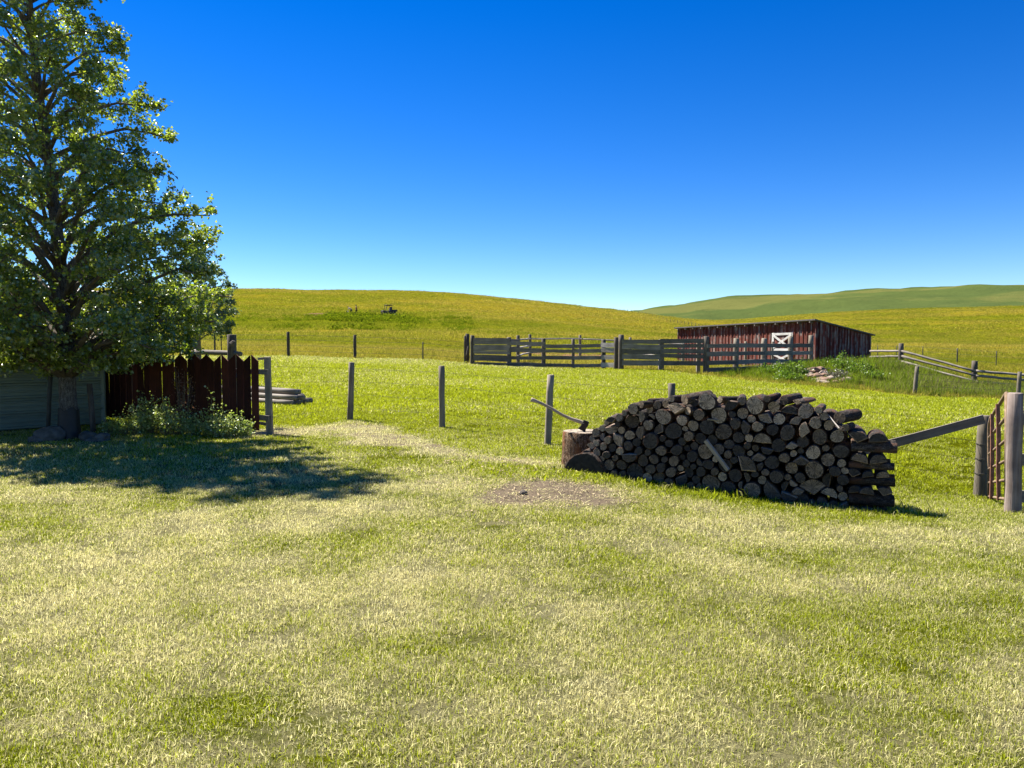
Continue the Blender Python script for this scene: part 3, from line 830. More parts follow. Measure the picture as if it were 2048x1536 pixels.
# tall green weeds between the mown edge, the barn and the rail fence
X, Y = wedge(25, 41.5, 13, .27, .80, 0)
a = X / Y
k = (Y > lawn_edge(X, Y)) & (Y < np.interp(a, [.27, .42, .5, .53, .62, .8], [33.5, 38.5, 40.5, 37.5, 34.5, 33.5]) + rs.normal(0, .8, len(X)))
X, Y = X[k], Y[k]
a = X / Y
hx, hy = .405 * 31.4, 31.4
k = (np.hypot((X - hx) / 1.25, (Y - hy) / 1.9) > 1.0 + (rs.uniform(0, 1, len(X)) - .5) * .5) & (rs.uniform(0, 1, len(X)) < .75 + .35 * fbm(X, Y, 1.1, 94))
X, Y = X[k], Y[k]
TS = np.interp(X / Y, [.3, .45, .52, .58, .8], [.75, 1.0, .95, .85, .8])
scatter('tall_grass', np.stack([X, Y, gzv(X, Y)], 1), TS * rs.uniform(.5, 1.15, len(X)) * (.4 + 1.0 * fbm(X, Y, 1.6, 99)) * sst(-.2, 1.6, Y - lawn_edge(X, Y)), .12 + .5 * fbm(X, Y, 2.2, 98) * sst(.4, .6, X / Y), fbm(X, Y, 1.5, 96),
        [blades('tuft', 80, .35, (.25, .65), .016, M['tall_blade'], .35) for _ in range(4)], 'tall unmown green grass and weeds below the barn', 'grass')

# straw and chips on the bare patch and along the strip
X, Y = wedge(6.8, 14.8, 110, -.40, .20, 0)
k = rs.uniform(0, 1, len(X)) < np.maximum(soil_patch(X, Y) * .38, straw_strip(X, Y) * .55)
X, Y = X[k], Y[k]
scatter('straw_litter', np.stack([X, Y, gzv(X, Y) + .008], 1), rs.uniform(.6, 1.2, len(X)), np.full(len(X), 1.0), rs.uniform(0, 1, len(X)),
        [blades('tuft', 26, .14, (.006, .02), .007, M['lawn_blade'], 3.2) for _ in range(4)], 'dry straw and wood chips littered over the bare patch', 'straw')

# wood chips round the chopping block
def chips(nm):
    vs = []; fs = []
    for k in range(9):
        c = Vector((random.gauss(0, .09), random.gauss(0, .09), .012)); R_ = Euler((random.gauss(0, .35), random.gauss(0, .35), random.uniform(0, 6.28))).to_matrix()
        d_ = (random.uniform(.010, .034), random.uniform(.004, .011), .004); mb = MB(); mb.box(c, d_, R_); n0 = len(vs); vs += mb.v; fs += [tuple(i + n0 for i in f) for f in mb.f]
    return bpy.data.objects.new(nm, mesh(nm, vs, fs, M['chip']))
X = np.concatenate([rs.normal(.45, .55, 90), rs.normal(.5, .35, 40), rs.uniform(-.9, .8, 40)]); Y = np.concatenate([rs.normal(8.0, .55, 90), rs.normal(9.2, .25, 40), rs.uniform(9.6, 10.6, 40)])
k = ~in_pile(X, Y, .02); X, Y = X[k], Y[k]
scatter('wood_chips', np.stack([X, Y, gzv(X, Y) + .004], 1), rs.uniform(.6, 1.2, len(X)), X * 0, X * 0, [chips('chips') for _ in range(3)], 'pale wood chips scattered on the grass before the chopping block', 'wood chips')
# ------------------------------------------------------------------ firewood
def log_meshes(seed, R, L, kind):
    """local Y runs along the log, front cut at y=0. returns bark mesh, cut face mesh"""
    rnd = random.Random(seed); n = 14
    if kind == 'round':
        ang = [2 * math.pi * i / n for i in range(n)]
        ov = rnd.uniform(.86, 1.0); p1, p2 = rnd.uniform(0, 6), rnd.uniform(0, 6)
        rq = [R * (.99 + .05 * math.sin(2 * a + p1) + .035 * math.sin(3 * a + p2) + rnd.uniform(-.03, .03)) for a in ang]
        prof = [(math.cos(a) * q, math.sin(a) * q * ov) for a, q in zip(ang, rq)]; ragged = n
    else:
        sw = {'half': math.pi, 'wedge': math.pi * .58}[kind]
        a0 = math.pi / 2 - sw / 2; k = 9
        cy = -R * (.50 if kind == 'half' else .82)
        rr = R * (1.24 if kind == 'half' else 1.75)
        prof = [(math.cos(a0 + sw * i / k) * rr * rnd.uniform(.96, 1.03), cy + math.sin(a0 + sw * i / k) * rr * rnd.uniform(.95, 1.03)) for i in range(k + 1)]
        ragged = k + 1
        if kind == 'wedge': prof.append((rnd.uniform(-.1, .1) * R, cy + .02 * R))
        else: prof.append((0, cy - rnd.uniform(0, .1) * R))
        n = len(prof)
    V = []; F = []; mi = []
    rings = [(0.0, .90), (0.004, 1.0), (L * .35, 1.0), (L * .7, .99), (L - .004, .97), (L, .87)]
    cx = sum(p[0] for p in prof) / n; cyy = sum(p[1] for p in prof) / n
    for j, (y, s) in enumerate(rings):
        for i, (x, z) in enumerate(prof):
            q = s * (rnd.uniform(.965, 1.035) if 1 <= j <= 4 and i < ragged else 1)
            V.append((cx + (x - cx) * q, y, cyy + (z - cyy) * q))
    for j in range(len(rings) - 1):
        for i in range(n):
            a = j * n + i; b = j * n + (i + 1) % n
            F.append((a, b, b + n, a + n)); mi.append(1 if (kind != 'round' and i >= ragged - 1) else 0)
    m = (len(rings) - 1) * n
    F.append(tuple(range(m, m + n))); mi.append(1)
    bark = mesh('log', V, F, None, True, [M['log_bark'], M['split']], mi)
    # the saw cut: slightly dished fan closing the front
    c2 = [(cx, rnd.uniform(-.003, .002), cyy)] + [(cx + (x - cx) * .90, rnd.uniform(-.002, .002), cyy + (z - cyy) * .90) for x, z in prof]
    f2 = [(0, 1 + (i + 1) % n, 1 + i) for i in range(n)]
    cut = mesh('cut_end', c2, f2, M['cut'])
    at = cut.attributes.new('rim', 'FLOAT', 'POINT'); at.data.foreach_set('value', [0.0] + [1.0] * n)
    return bark, cut, prof

YAW = math.atan2(PU.y, PU.x)
def pile_pt(u, v, d=0.0):
    x = PILE0.x + PU.x * u + PN.x * d; y = PILE0.y + PU.y * u + PN.y * d
    return Vector((x, y, 0)), v
LOGROT = YAW        # local X along the pile face, local Y to the back
LV = {}
def log_variant(R, kind):
    key = (round(R / .006), kind, random.randint(0, 3))
    if key not in LV:
        LV[key] = log_meshes(random.randint(0, 99999), key[0] * .006, .42, kind)
    return LV[key]
def put_log(u, v, R, kind, d, label, group, roll=None, yaw=0.0, pitch=0.0, sunlit=False):
    bark, cut, _ = log_variant(R, kind)
    p, z = pile_pt(u, v, d)
    o = bpy.data.objects.new('firewood_log', bark); C.objects.link(o)
    o.location = (p.x, p.y, z)
    roll = random.uniform(0, 6.28) if roll is None else roll
    o.rotation_euler = (Matrix.Rotation(LOGROT + yaw, 3, 'Z') @ Matrix.Rotation(pitch, 3, 'X') @ Matrix.Rotation(roll, 3, 'Y')).to_euler()
    tag(o, label, 'log', group)
    c = bpy.data.objects.new('cut_end', cut); C.objects.link(c); c.parent = o
    if sunlit:
        c.material_slots[0].link = 'OBJECT'; c.material_slots[0].material = M['cut_sunlit']  # paler end colour stands in for sun on the cut
    return o

def face_uv(px, py):                      # where a sight line meets the front of the pile
    a, t = ray(px, py)
    # (a*Y - x0, Y - y0) . PN = 0
    Y = (PILE0.x * PN.x + PILE0.y * PN.y) / (a * PN.x + PN.y)
    u = (a * Y - PILE0.x) * PU.x + (Y - PILE0.y) * PU.y
    return u, CAMZ + t * Y
prof_px = [(1150, 950), (1172, 892), (1188, 858), (1205, 844), (1245, 826), (1264, 806), (1330, 794), (1398, 788), (1425, 787), (1520, 790), (1565, 794),
           (1606, 800), (1640, 816), (1690, 824), (1715, 836)]
PT = [face_uv(*p) for p in prof_px]
U_CRIB = face_uv(1700, 950)[0]
def top_v(u): return float(np.interp(u, [p[0] for p in PT], [p[1] for p in PT]))
def base_v(u):
    p, _ = pile_pt(u, 0, .2); return gz(p.x, p.y) + .005
circ = []                                 # u, v, r
def try_log(r, umin, umax, drop=0.0, circ=circ):
    best = None
    cand = []
    us = np.linspace(umin + r, umax - r, 60)
    for u in us: cand.append((u, base_v(u) + r))
    arr = np.array(circ) if circ else np.zeros((0, 3))
    for i in range(len(circ)):
        u1, v1, r1 = circ[i]
        # touching the floor and one log
        for s in (-1, 1):
            u = u1
            for _ in range(6):
                fv = base_v(u) + r; dd = (r + r1) ** 2 - (fv - v1) ** 2
                if dd < 0: break
                u = u1 + s * math.sqrt(dd)
            else:
                cand.append((u, base_v(u) + r))
        uw = umax - r; dd = (r + r1) ** 2 - (uw - u1) ** 2
        if dd > 0: cand.append((uw, v1 + math.sqrt(dd)))
        for j in range(i + 1, len(circ)):
            u2, v2, r2 = circ[j]
            dx, dy = u2 - u1, v2 - v1; D = math.hypot(dx, dy)
            A, B = r1 + r, r2 + r
            if D > A + B or D < 1e-6: continue
            x = (A * A - B * B + D * D) / (2 * D); h2 = A * A - x * x
            if h2 < 0: continue
            h = math.sqrt(h2)
            for s in (-1, 1):
                u = u1 + dx / D * x - s * dy / D * h; v = v1 + dy / D * x + s * dx / D * h
                if v > max(min(v1, v2), 0 * v) and min(u1, u2) - .02 < u < max(u1, u2) + .02: cand.append((u, v))
    cand.sort(key=lambda q: q[1])
    for u, v in cand:
        if u - r < umin - .02 or u + r > umax + .02: continue
        if v - r < base_v(u) - .012: continue
        if v + r > top_v(u) - drop + .022: continue
        if len(arr) and np.any(np.hypot(arr[:, 0] - u, arr[:, 1] - v) < arr[:, 2] + r - .004): continue
        return (u, v)
    return None
fails = 0; U0 = PT[0][0]
while fails < 14 and len(circ) < 230:
    rr = random.random()
    r = .042 + .034 * random.random() if rr < .66 else (.074 + .034 * random.random() if rr < .90 else .034 + .01 * random.random())
    if fails > 6: r = .040
    q = try_log(r, U0, U_CRIB - .01)
    if q is None:
        fails += 1; continue
    if q[0] < .75 and r > .062:
        r *= .72; q2 = try_log(r, U0, U_CRIB - .01); q = q2 or q
    circ.append((q[0], q[1], r))
print('logs in the stack', len(circ))
ORD = 'first second third fourth fifth sixth seventh eighth ninth tenth eleventh twelfth thirteenth fourteenth fifteenth sixteenth seventeenth eighteenth nineteenth twentieth'.split()
TEN = {2: 'twenty', 3: 'thirty', 4: 'forty'}
def ordinal(i):
    if i < 20: return ORD[i]
    t, u = divmod(i + 1, 10)
    return TEN[t][:-1] + 'ieth' if u == 0 else TEN[t] + '-' + ORD[u - 1]
ROWN = ['bottom', 'second', 'third', 'fourth', 'fifth', 'sixth', 'seventh', 'eighth', 'ninth', 'tenth']
rowof = [int((v - base_v(u) - .03) / .135) for u, v, r in circ]
rank = {}
for rw in set(rowof):
    for k, i in enumerate(sorted((i for i in range(len(circ)) if rowof[i] == rw), key=lambda i: circ[i][0])): rank[i] = k
for i, (u, v, r) in enumerate(circ):
    high = (top_v(u) - v) < .22
    kd = random.random()
    kind = 'half' if kd < (.13 if high or u > 1.9 else .06) else ('wedge' if kd < (.22 if high or u > 2.1 else .08) else 'round')
    rough = .07 if high else .045
    size = 'thick' if r > .075 else ('thin' if r < .048 else 'middling')
    what = {'round': 'round ' + size + ' log', 'half': 'split half log', 'wedge': 'split wedge of wood'}[kind]
    lab = what + ', ' + ordinal(rank[i]) + ' from the stump in the ' + ROWN[min(9, max(0, rowof[i]))] + ' row of the woodpile'
    put_log(u, v, r * (.99 if kind == 'round' else .97), kind, random.uniform(-rough, rough) + (.03 if high else 0), lab, 'logs in the main stack of the woodpile',
            yaw=random.gauss(-.15, .17) if high else random.gauss(0, .045), pitch=random.gauss(0, .05 if high else .012), sunlit=random.random() < (.75 if top_v(u) - v < .36 else (.6 if u < .55 else .10)))
# thicker logs added behind the stack to block light through its gaps
rear = []; vr_ = 0
while vr_ < 8:
    for ur in np.arange(U0 + .30 + (.095 if vr_ % 2 else 0), U_CRIB + .10, .19):
        vv = base_v(ur) + .10 + vr_ * .165
        if vv + .10 < top_v(ur) - .05: rear.append((ur, vv, random.uniform(.100, .108)))
    vr_ += 1
for k, (u, v, r) in enumerate(rear):
    put_log(u, v, r, 'round', .50 + random.uniform(0, .03), 'log of the added rear row, blocking light through gaps in the woodpile', 'added logs of the rear row behind the woodpile')

# the crossed stack that closes the right end
def cross_log(u0, v, R, d, kind, label, L=.44):
    bark, cut, _ = log_meshes(random.randint(0, 9999), R, L, kind)
    p, z = pile_pt(u0 + L, v, d)
    o = bpy.data.objects.new('firewood_log', bark); C.objects.link(o); o.location = (p.x, p.y, z)
    o.rotation_euler = (Matrix.Rotation(LOGROT + math.pi / 2 + random.uniform(-.04, .04), 3, 'Z') @ Matrix.Rotation(random.uniform(-.3, .3) if kind == 'round' else 0, 3, 'Y')).to_euler()
    tag(o, label, 'log', 'crossed logs at the end of the woodpile')
    c = bpy.data.objects.new('cut_end', cut); C.objects.link(c); c.parent = o
uc = U_CRIB - .025; vb = base_v(uc + .2)
lay = [('e', .070), ('c', .150), ('e', .085), ('c', .100), ('e', .075), ('c', .090), ('e', .095), ('c', .135), ('e', .100)]
tot = sum(h for _, h in lay); vtop = face_uv(1765, 866)[1]; ks = (vtop - vb) / tot; v = vb
XL = 'bark covered log laid crosswise at the right end of the woodpile'
for i, (t, h) in enumerate(lay):
    h *= ks
    if t == 'c':
        for d in (.02 + h / 2, .40 - h / 2):
            cross_log(uc + random.uniform(-.02, .015) + (.01 * (i % 4)), v + h / 2, h / 2 * 1.0, d, 'round', ('front' if d < .2 else 'rear') + ' log laid crosswise, ' + ordinal((i - 1) // 2) + ' pair from the ground, right end of the woodpile')
    else:
        us = (.07, .21, .35) if h < .085 else (.10, .30)
        for k, uu in enumerate(us):
            put_log(uc + uu + random.uniform(-.02, .02), v + h * .40, h * (.74 if h < .085 else .80) * random.uniform(.88, 1.06), random.choice(['half', 'half', 'wedge']), random.uniform(-.05, .02), 'short half log, ' + ordinal(k) + ' from the left in layer ' + ordinal(i // 2) + ' between the crossed logs', 'half logs between the crossed logs', roll=random.uniform(-.25, .25))
    v += h

# big blackened half log lying at the left foot
bark, cut, _ = log_meshes(4242, .235, .40, 'half')
bark.materials[0] = M['log_bark']
p = G(1166, 944, 9.15)
o = link('firewood_log', bark, None, (p.x, p.y - .12, p.z + .095), (0, 0, YAW - .12)); tag(o, 'large blackened half log lying on the grass against the stump', 'log')
cut.materials[0] = plain_mat('charred_wood', (0.02, 0.018, 0.016), .9, 0, .5, 20)
link('cut_end', cut, o, abs_loc(o))
# loose sticks
def stick(p0, p1, r, label):
    s = plank('split_stick', p0, p1, r * 2, r * 1.2, M['palewood_x'], None, roll=.5); tag(s, label, 'stick')
def on_face(px, py, d=-.02):
    u, v = face_uv(px, py); q, z = pile_pt(u, v, d); return Vector((q.x, q.y, z))
stick(on_face(1412, 880, -.05), on_face(1458, 938, -.06), .022, 'narrow split stick leaning slantwise on the front of the woodpile')
stick(on_face(1655, 832, .10), on_face(1678, 856, -.03), .010, 'thin pale stick poking out near the right top of the woodpile')
stick(on_face(1416, 838, -.04), on_face(1446, 840, .05), .008, 'thin bright splinter lying flat between upper logs of the woodpile')

# ------------------------------------------------------------------ chopping block and axe
SB = G(1166, 925, 9.78)
stump = empty('chopping_block', SB, 'thick bark covered chopping block at the left end of the woodpile', 'stump')
SR, SH = .275, P(1166, 862, 9.78).z - SB.z
mb = MB(); n = 22; ring = [random.uniform(.95, 1.04) for _ in range(n)]
lv = [(-.03, 1.05), (.08, 1.0), (.2, .985), (.34, .975), (SH - .012, .97), (SH, .93)]
vs = [(math.cos(6.2832 * k / n) * SR * s * ring[k] * random.uniform(.985, 1.015), math.sin(6.2832 * k / n) * SR * s * ring[k] * random.uniform(.985, 1.015), z) for z, s in lv for k in range(n)]
fs = [(j * n + k, j * n + (k + 1) % n, (j + 1) * n + (k + 1) % n, (j + 1) * n + k) for j in range(len(lv) - 1) for k in range(n)]
mb.add(vs, fs); bk = mb.build('bark', M['stump_bark'], stump, SB, smooth=True)
top = vs[-n:]
mb = MB(); inner = [(x * .5, y * .5, SH + random.uniform(-.002, .004)) for x, y, z in top]
mb.add(list(top) + inner + [(0, 0, SH + .003)], [(k, (k + 1) % n, n + (k + 1) % n, n + k) for k in range(n)] + [(n + k, n + (k + 1) % n, 2 * n) for k in range(n)])
mb.build('cut_top', M['stump_top'], stump, SB)
mb = MB(); mb.box((0, 0, 0), (.30, .008, .004)); mb.box((.06, .035, 0), (.12, .006, .004), Matrix.Rotation(.6, 3, 'Z'))
mb.build('crack', M['black'], stump, SB + Vector((.08, -.10, SH + .004)), (0, 0, .12))

AH = P(1168, 853, 9.70); AH.z = SB.z + SH
axe = empty('axe', AH, 'wooden handled axe stuck in the top of the chopping block', 'axe')
def axp(px, py, Y=9.70): return P(px, py, Y)
# head: cheek outline in its own plane, thick at the poll, thin at the bit
out_px = [(1167.5, 840, .017), (1178, 843.5, .019), (1176.5, 850, .018), (1172, 857, .010), (1170.5, 864.5, .003), (1163, 861, .002), (1156, 857, .003), (1162, 851, .012)]
O0 = axp(1168, 850)
fr = []; bkv = []
for x, y, t in out_px:
    q = axp(x, y) - O0
    fr.append((q.x, q.y - t, q.z)); bkv.append((q.x, q.y + t, q.z))
k = len(fr); mb = MB()
mb.add(fr + bkv, [tuple(range(k))[::-1], tuple(range(k, 2 * k))] + [(i, (i + 1) % k, k + (i + 1) % k, k + i) for i in range(k)])
mb.build('head', M['steel'], axe, O0)
H0 = axp(1170, 848.5); hp = [(1176, 847), (1166, 846), (1157, 842.5), (1143, 838), (1125, 830), (1105, 818), (1086, 808), (1074, 803), (1066, 800.5), (1062, 799)]
wd = [.022, .026, .027, .021, .019, .019, .019, .021, .027, .030]
L = []
d = axp(1062, 799) - H0; yaw = math.atan2(d.y, d.x); pit = -math.atan2(d.z, math.hypot(d.x, d.y))
Rh = (Matrix.Rotation(yaw, 3, 'Z') @ Matrix.Rotation(pit, 3, 'Y')); Ri = Rh.inverted()
pts = [Ri @ (axp(*q) - H0) for q in hp]
mb = MB(); n = 8; vs = []; fs = []
for i, pnt in enumerate(pts):
    t = (pts[min(i + 1, len(pts) - 1)] - pts[max(0, i - 1)]).normalized(); up = Vector((0, 0, 1)); e1 = (up - t * up.dot(t)).normalized(); e2 = t.cross(e1)
    for k in range(n):
        an = 6.2832 * k / n; vs.append(pnt + e1 * math.cos(an) * wd[i] + e2 * math.sin(an) * wd[i] * .62)
for i in range(len(pts) - 1):
    for k in range(n): fs.append((i * n + k, i * n + (k + 1) % n, (i + 1) * n + (k + 1) % n, (i + 1) * n + k))
fs.append(tuple(reversed(range(n)))); fs.append(tuple(range((len(pts) - 1) * n, len(pts) * n)))
mb.add(vs, fs); mb.build('handle', M['handle_x'], axe, H0, Rh.to_euler(), smooth=True)
# dark clod on the bare patch
p = G(1047, 1003, 7.72)
rock('clod', p + Vector((0, 0, .01)), (.045, .04, .035), M['darkwood_z'], None, 'small dark clod lying on the bare brown patch', 'clod', seed=3, sub=2)
# ------------------------------------------------------------------ yard wire fence
def sag(p, q, k=4, s=.01):
    return [p.lerp(q, i / k) - Vector((0, 0, s * math.sin(math.pi * i / k))) for i in range(k + 1)]
yf = [(700, 840, 725, 15.6, .062, (.05, 0)), (884, 855, 732, 14.6, .060, (.0, 0)), (1095, 890, 750, 12.9, .058, (.055, 0)), (1342, 905, 767, 12.2, .058, (0, 0)), (1607, 950, 795, 11.6, .058, (0, 0)), (1960, 995, 832, 11.0, .085, (.03, 0))]
b0 = G(700, 840, 15.6)
yard = empty('yard_fence', b0, 'wire yard fence on round posts running behind the woodpile', 'fence')
tops = []
for px, pb, pt, Y, r, ln in yf:
    b = G(px, pb, Y); h = P(px, pt, Y).z - b.z
    o = round_post('post', b, h, r, M['greywood_z'], yard, lean=ln, n=10)
    tops.append((b, h, ln))
tops.insert(0, (G(540, 868, 13.4) + Vector((.05, .05, 0)), 1.35, (0, 0)))
for i in range(len(tops) - 1):
    for f in (.22, .45, .68, .90):
        (a, ha, la), (b, hb, lb) = tops[i], tops[i + 1]
        off = Vector((0, .065, 0))
        wire('wire', sag(a + Vector((la[0] * f, 0, ha * f)) + off, b + Vector((lb[0] * f, 0, hb * f)) + off), .0022, M['wire'], yard)
# slanting brace from the last post
e = G(1622, 962, 11.45) + Vector((0, -.02, .05))
plank('brace', P(1968, 838, 10.88), e, .13, .04, M['greywood_x'], yard)
for f in (.30, .48, .66):
    b, h, ln = tops[-1]
    w = MB(); n = 14
    w.tube([(math.cos(6.2832 * k / n) * .095, math.sin(6.2832 * k / n) * .095, .004 * (k % 2)) for k in range(n + 1)], .004, 4); w.build('wire_wrap', M['wire'], yard, b + Vector((ln[0] * f, 0, h * f)))

# ------------------------------------------------------------------ gate, gate post, plank fence at the frame edge
gp = G(2026, 1025, 8.2)
post = round_post('gate_post', gp, P(2026, 787, 8.2).z - gp.z, .080, M['palewood_z'], None, lean=(-.02, 0), n=14, sink=.35)
tag(post, 'thick weathered pinkish grey round gate post beside the rusty gate', 'post')
def gpt(s, f):                 # s: 0 near hinge .. 1 far end; f: 0 bottom .. 1 top
    nb = P(2013, 1003, 8.35); nt = P(2013, 786, 8.35); fb = P(1978, 996, 10.7); ft = P(1978, 842, 10.7)
    return (nb.lerp(fb, s)).lerp(nt.lerp(ft, s), f)
gate = empty('tube_gate', gpt(0, 0), 'rusty steel tube farm gate hung on the thick gate post', 'gate')
def tubepart(name, pts, r, mat, n=8):
    pts = [Vector(p) for p in pts]; mb = MB(); mb.tube([p - pts[0] for p in pts], r, n); return mb.build(name, mat, gate, pts[0], smooth=True)
# outer frame with rounded far corner
tubepart('frame', [gpt(0, 0), gpt(0, 1), gpt(.5, 1), gpt(.86, 1.0), gpt(.95, .965), gpt(.985, .92), gpt(1, .85), gpt(1, .4), gpt(1, -.02)], .022, M['rust'])
for f in (.02, .20, .38, .57, .78):
    tubepart('rail', [gpt(0.01, f), gpt(.99, f)], .019, M['rust'])
for s, w in ((.30, .03), (.66, .03)):
    plank('stay', gpt(s, 0) + Vector((-.025, 0, 0)), gpt(s, .99) + Vector((-.025, 0, 0)), w * 1.6, .014, M['rustred'], gate)
for f in (.1, .84):
    h = MB(); h.tube([(0, 0, 0), (.13, -.10, 0)], .012, 6); h.build('hinge', M['rustred'], gate, gpt(0, f))
pf = empty('plank_fence', gp + Vector((.14, 0, 0)), 'short plank fence leaving the picture to the right of the gate post', 'fence')
for pyc in (838, 920, 993):
    z = P(2026, pyc, 8.2).z
    plank('board', gp * 1 + Vector((.075, .03, z - gp.z)), Vector((gp.x + 2.4, gp.y - .55, z - .03)), .13, .04, M['greywood_x'], pf)
b = Vector((gp.x + 2.35, gp.y - .45, 0)); b.z = gz(b.x, b.y); round_post('post', b, 1.2, .08, M['greywood_z'], pf)

# ------------------------------------------------------------------ picket fence
A = G(519, 855, 13.3); B = G(188, 840, 15.9); NB = 26
pk = empty('picket_fence', A, 'dark red picket fence with zigzag pointed top behind the bushes', 'fence')
d = (B - A); d.z = 0; Lf = d.length; dn = d.normalized(); back = Vector((-dn.y, dn.x, 0))
if back.y < 0: back = -back
pitch = Lf / NB; yaw = math.atan2(-dn.y, -dn.x)          # local +X to the right in view
for i in range(NB):
    p = A + d * ((i + .5) / NB); p.z = gz(p.x, p.y)
    w = pitch - random.uniform(.012, .025); t = .016; h = 1.30 + random.uniform(-.015, .015); pkh = .115
    right = (i % 2 == 0)                                  # this board is the right half of a peak
    hl, hr = (h + pkh, h) if right else (h, h + pkh)
    lo = .07 + random.uniform(0, .02)
    vs = []
    for y in (-t / 2, t / 2):
        vs += [(-w / 2, y, lo), (w / 2, y, lo), (w / 2 + random.uniform(-.004, .004), y, .7), (w / 2, y, hr), (-w / 2, y, hl), (-w / 2 + random.uniform(-.004, .004), y, .7)]
    fs = [(0, 1, 2, 3, 4, 5), (11, 10, 9, 8, 7, 6)] + [(k, 6 + k, 6 + (k + 1) % 6, (k + 1) % 6) for k in range(6)]
    o = link('picket', mesh('picket', vs, fs, M['redpicket_z']), pk, p, (random.uniform(-.01, .01), random.uniform(-.006, .006), yaw))
for f in (.30, 1.12):
    for a, b in ((-.04, .5), (.5, 1.0)):
        p0 = A + d * a; p1 = A + d * b
        z0 = gz(p0.x, p0.y) + f; z1 = gz(p1.x, p1.y) + f
        plank('rail', Vector((p0.x, p0.y, z0)) + back * .038, Vector((p1.x, p1.y, z1)) + back * .038, .09, .04, M['greywood_x'], pk)
pb = G(540, 869, 13.4)
round_post('post', pb, P(540, 714, 13.4).z - pb.z, .052, M['greywood_z'], pk, square=True, lean=(-.03, 0))
for py0, py1, hh in ((718, 717, .045), (846, 849, .05)):
    plank('rail', P(515, py0, 13.36), P(538, py1, 13.42), hh, .045, M['greywood_x'], pk)
plank('kick_board', G(497, 862, 13.25) + Vector((0, -.1, .03)), G(533, 866, 13.3) + Vector((0, 0, .02)), .06, .12, M['greywood_x'], pk)
# posts behind
for f in (.33, .66, .98):
    q = A + d * f + back * .12; q.z = gz(q.x, q.y); round_post('post', q, 1.1, .06, M['greywood_z'], pk)

# ------------------------------------------------------------------ pole fence behind the pickets
q0 = G(465, 745, 18.5)
pl = empty('pole_fence', q0, 'old grey pole fence with thick dark post behind the pickets', 'fence')
round_post('post', q0, P(465, 670, 18.5).z - q0.z, .115, M['darkwood_z'], pl, n=12)
q1 = G(266, 745, 20.5); round_post('post', q1, P(266, 676, 20.5).z - q1.z, .10, M['darkwood_z'], pl, n=12)
q2 = G(240, 745, 20.7); round_post('post', q2, P(240, 680, 20.7).z - q2.z, .07, M['greywood_z'], pl)
pole('rail', P(482, 708, 18.35), P(388, 703, 19.2), .06, .065, M['railwood_x'], pl)
pole('rail', P(392, 706, 19.25), P(255, 688, 20.4), .055, .05, M['railwood_x'], pl)
pole('rail', P(300, 709, 20.1), P(210, 708, 20.9), .05, .05, M['greywood_x'], pl)
pole('rail', P(482, 755, 18.35), P(388, 752, 19.2), .06, .065, M['greywood_x'], pl)
mb = MB()
mb.tube([(0, 0, -.02), (.02, 0, .05), (.07, 0, .10), (.11, 0, .10)], [.05, .065, .05, .015], 8); k = mb.build('knot', M['darkwood_z'], pl, P(462, 692, 18.3))

# ------------------------------------------------------------------ stack of poles on the lawn
GRP = 'poles stacked on the lawn behind the picket fence'
pdir = Vector((-.86, .51, 0)); qdir = Vector((.51, .86, 0)); c0 = P(600, 800, 19.3); rr = .072
for lay_, cnt in enumerate((5, 4, 2)):
    for k in range(cnt):
        e = c0 + qdir * ((k - (cnt - 1) / 2) * rr * 2.08) - pdir * random.uniform(-.25, .22); f = e + pdir * random.uniform(2.4, 3.0)
        for q in (e, f): q.z = gz(q.x, q.y) + rr + lay_ * rr * 1.75
        o = pole('fence_pole', e, f, rr, rr * .88, M['railwood_x'], None, n=9, bend=.006)
        tag(o, 'peeled pole in the ' + ('bottom', 'middle', 'top')[lay_] + ' layer of the pole stack, ' + ('first', 'second', 'third', 'fourth', 'fifth')[k] + ' from the near side', 'pole', GRP)

# ------------------------------------------------------------------ far wire fences
wf = empty('wire_fence', G(577, 713, 36), 'far wire fence on thin posts along the lawn edge before the hillside', 'fence')
prev = None
for px, pb, pt, r in ((300, 713, 660, .05), (430, 713, 662, .045), (443, 712, 664, .025), (577, 713, 664, .075), (710, 718, 670, .075), (846, 719, 684, .028), (930, 724, 672, .05)):
    b = G(px, pb, 36.3); h = P(px, pt, 36.3).z - b.z
    round_post('post', b, h, r, M['tpost'] if r < .04 else M['darkwood_z'], wf, n=8)
    if prev is not None:
        for f in (.25, .5, .75, .95):
            wire('wire', [prev + Vector((0, .08, 1.1 * f)), b + Vector((0, .08, 1.1 * f))], .005, M['wire'], wf)
    prev = b
rf = empty('wire_fence', G(1745, 735, 52), 'thin steel post fence on the pasture behind the pole rails', 'fence')
prev = None
for px, pb, pt, Y in ((1755, 716, 693, 55), (1793, 716, 697, 54), (1845, 717, 700, 52), (1914, 729, 706, 46), (1992, 739, 715, 44), (2100, 745, 722, 43)):
    b = G(px, pb, Y); h = 1.15; round_post('post', b, h, .045 if px == 1914 else .028, M['tpost'], rf, n=6)
    if prev is not None:
        for f in (.4, .7, .95): wire('wire', [prev + Vector((0, 0, f * h)), b + Vector((0, 0, f * h))], .005, M['wire'], rf)
    prev = b
lf = empty('wire_fence', G(1831, 789, 28), 'two leaning pale posts of a fence in the tall grass at the right', 'fence')
prev = None
for px, pb, pt, Y, ln in ((1829, 789, 733, 28, (.07, 0)), (2036, 798, 744, 27, (.03, 0))):
    b = G(px, pb, Y); h = P(px, pt, Y).z - b.z; round_post('post', b, h, .07, M['greywood_z'], lf, lean=ln)
    if prev is not None:
        for f in (.35, .6, .85): wire('wire', sag(prev + Vector((.03, .07, f * .9)), b + Vector((.02, .07, f * .9))), .004, M['wire'], lf)
    prev = b
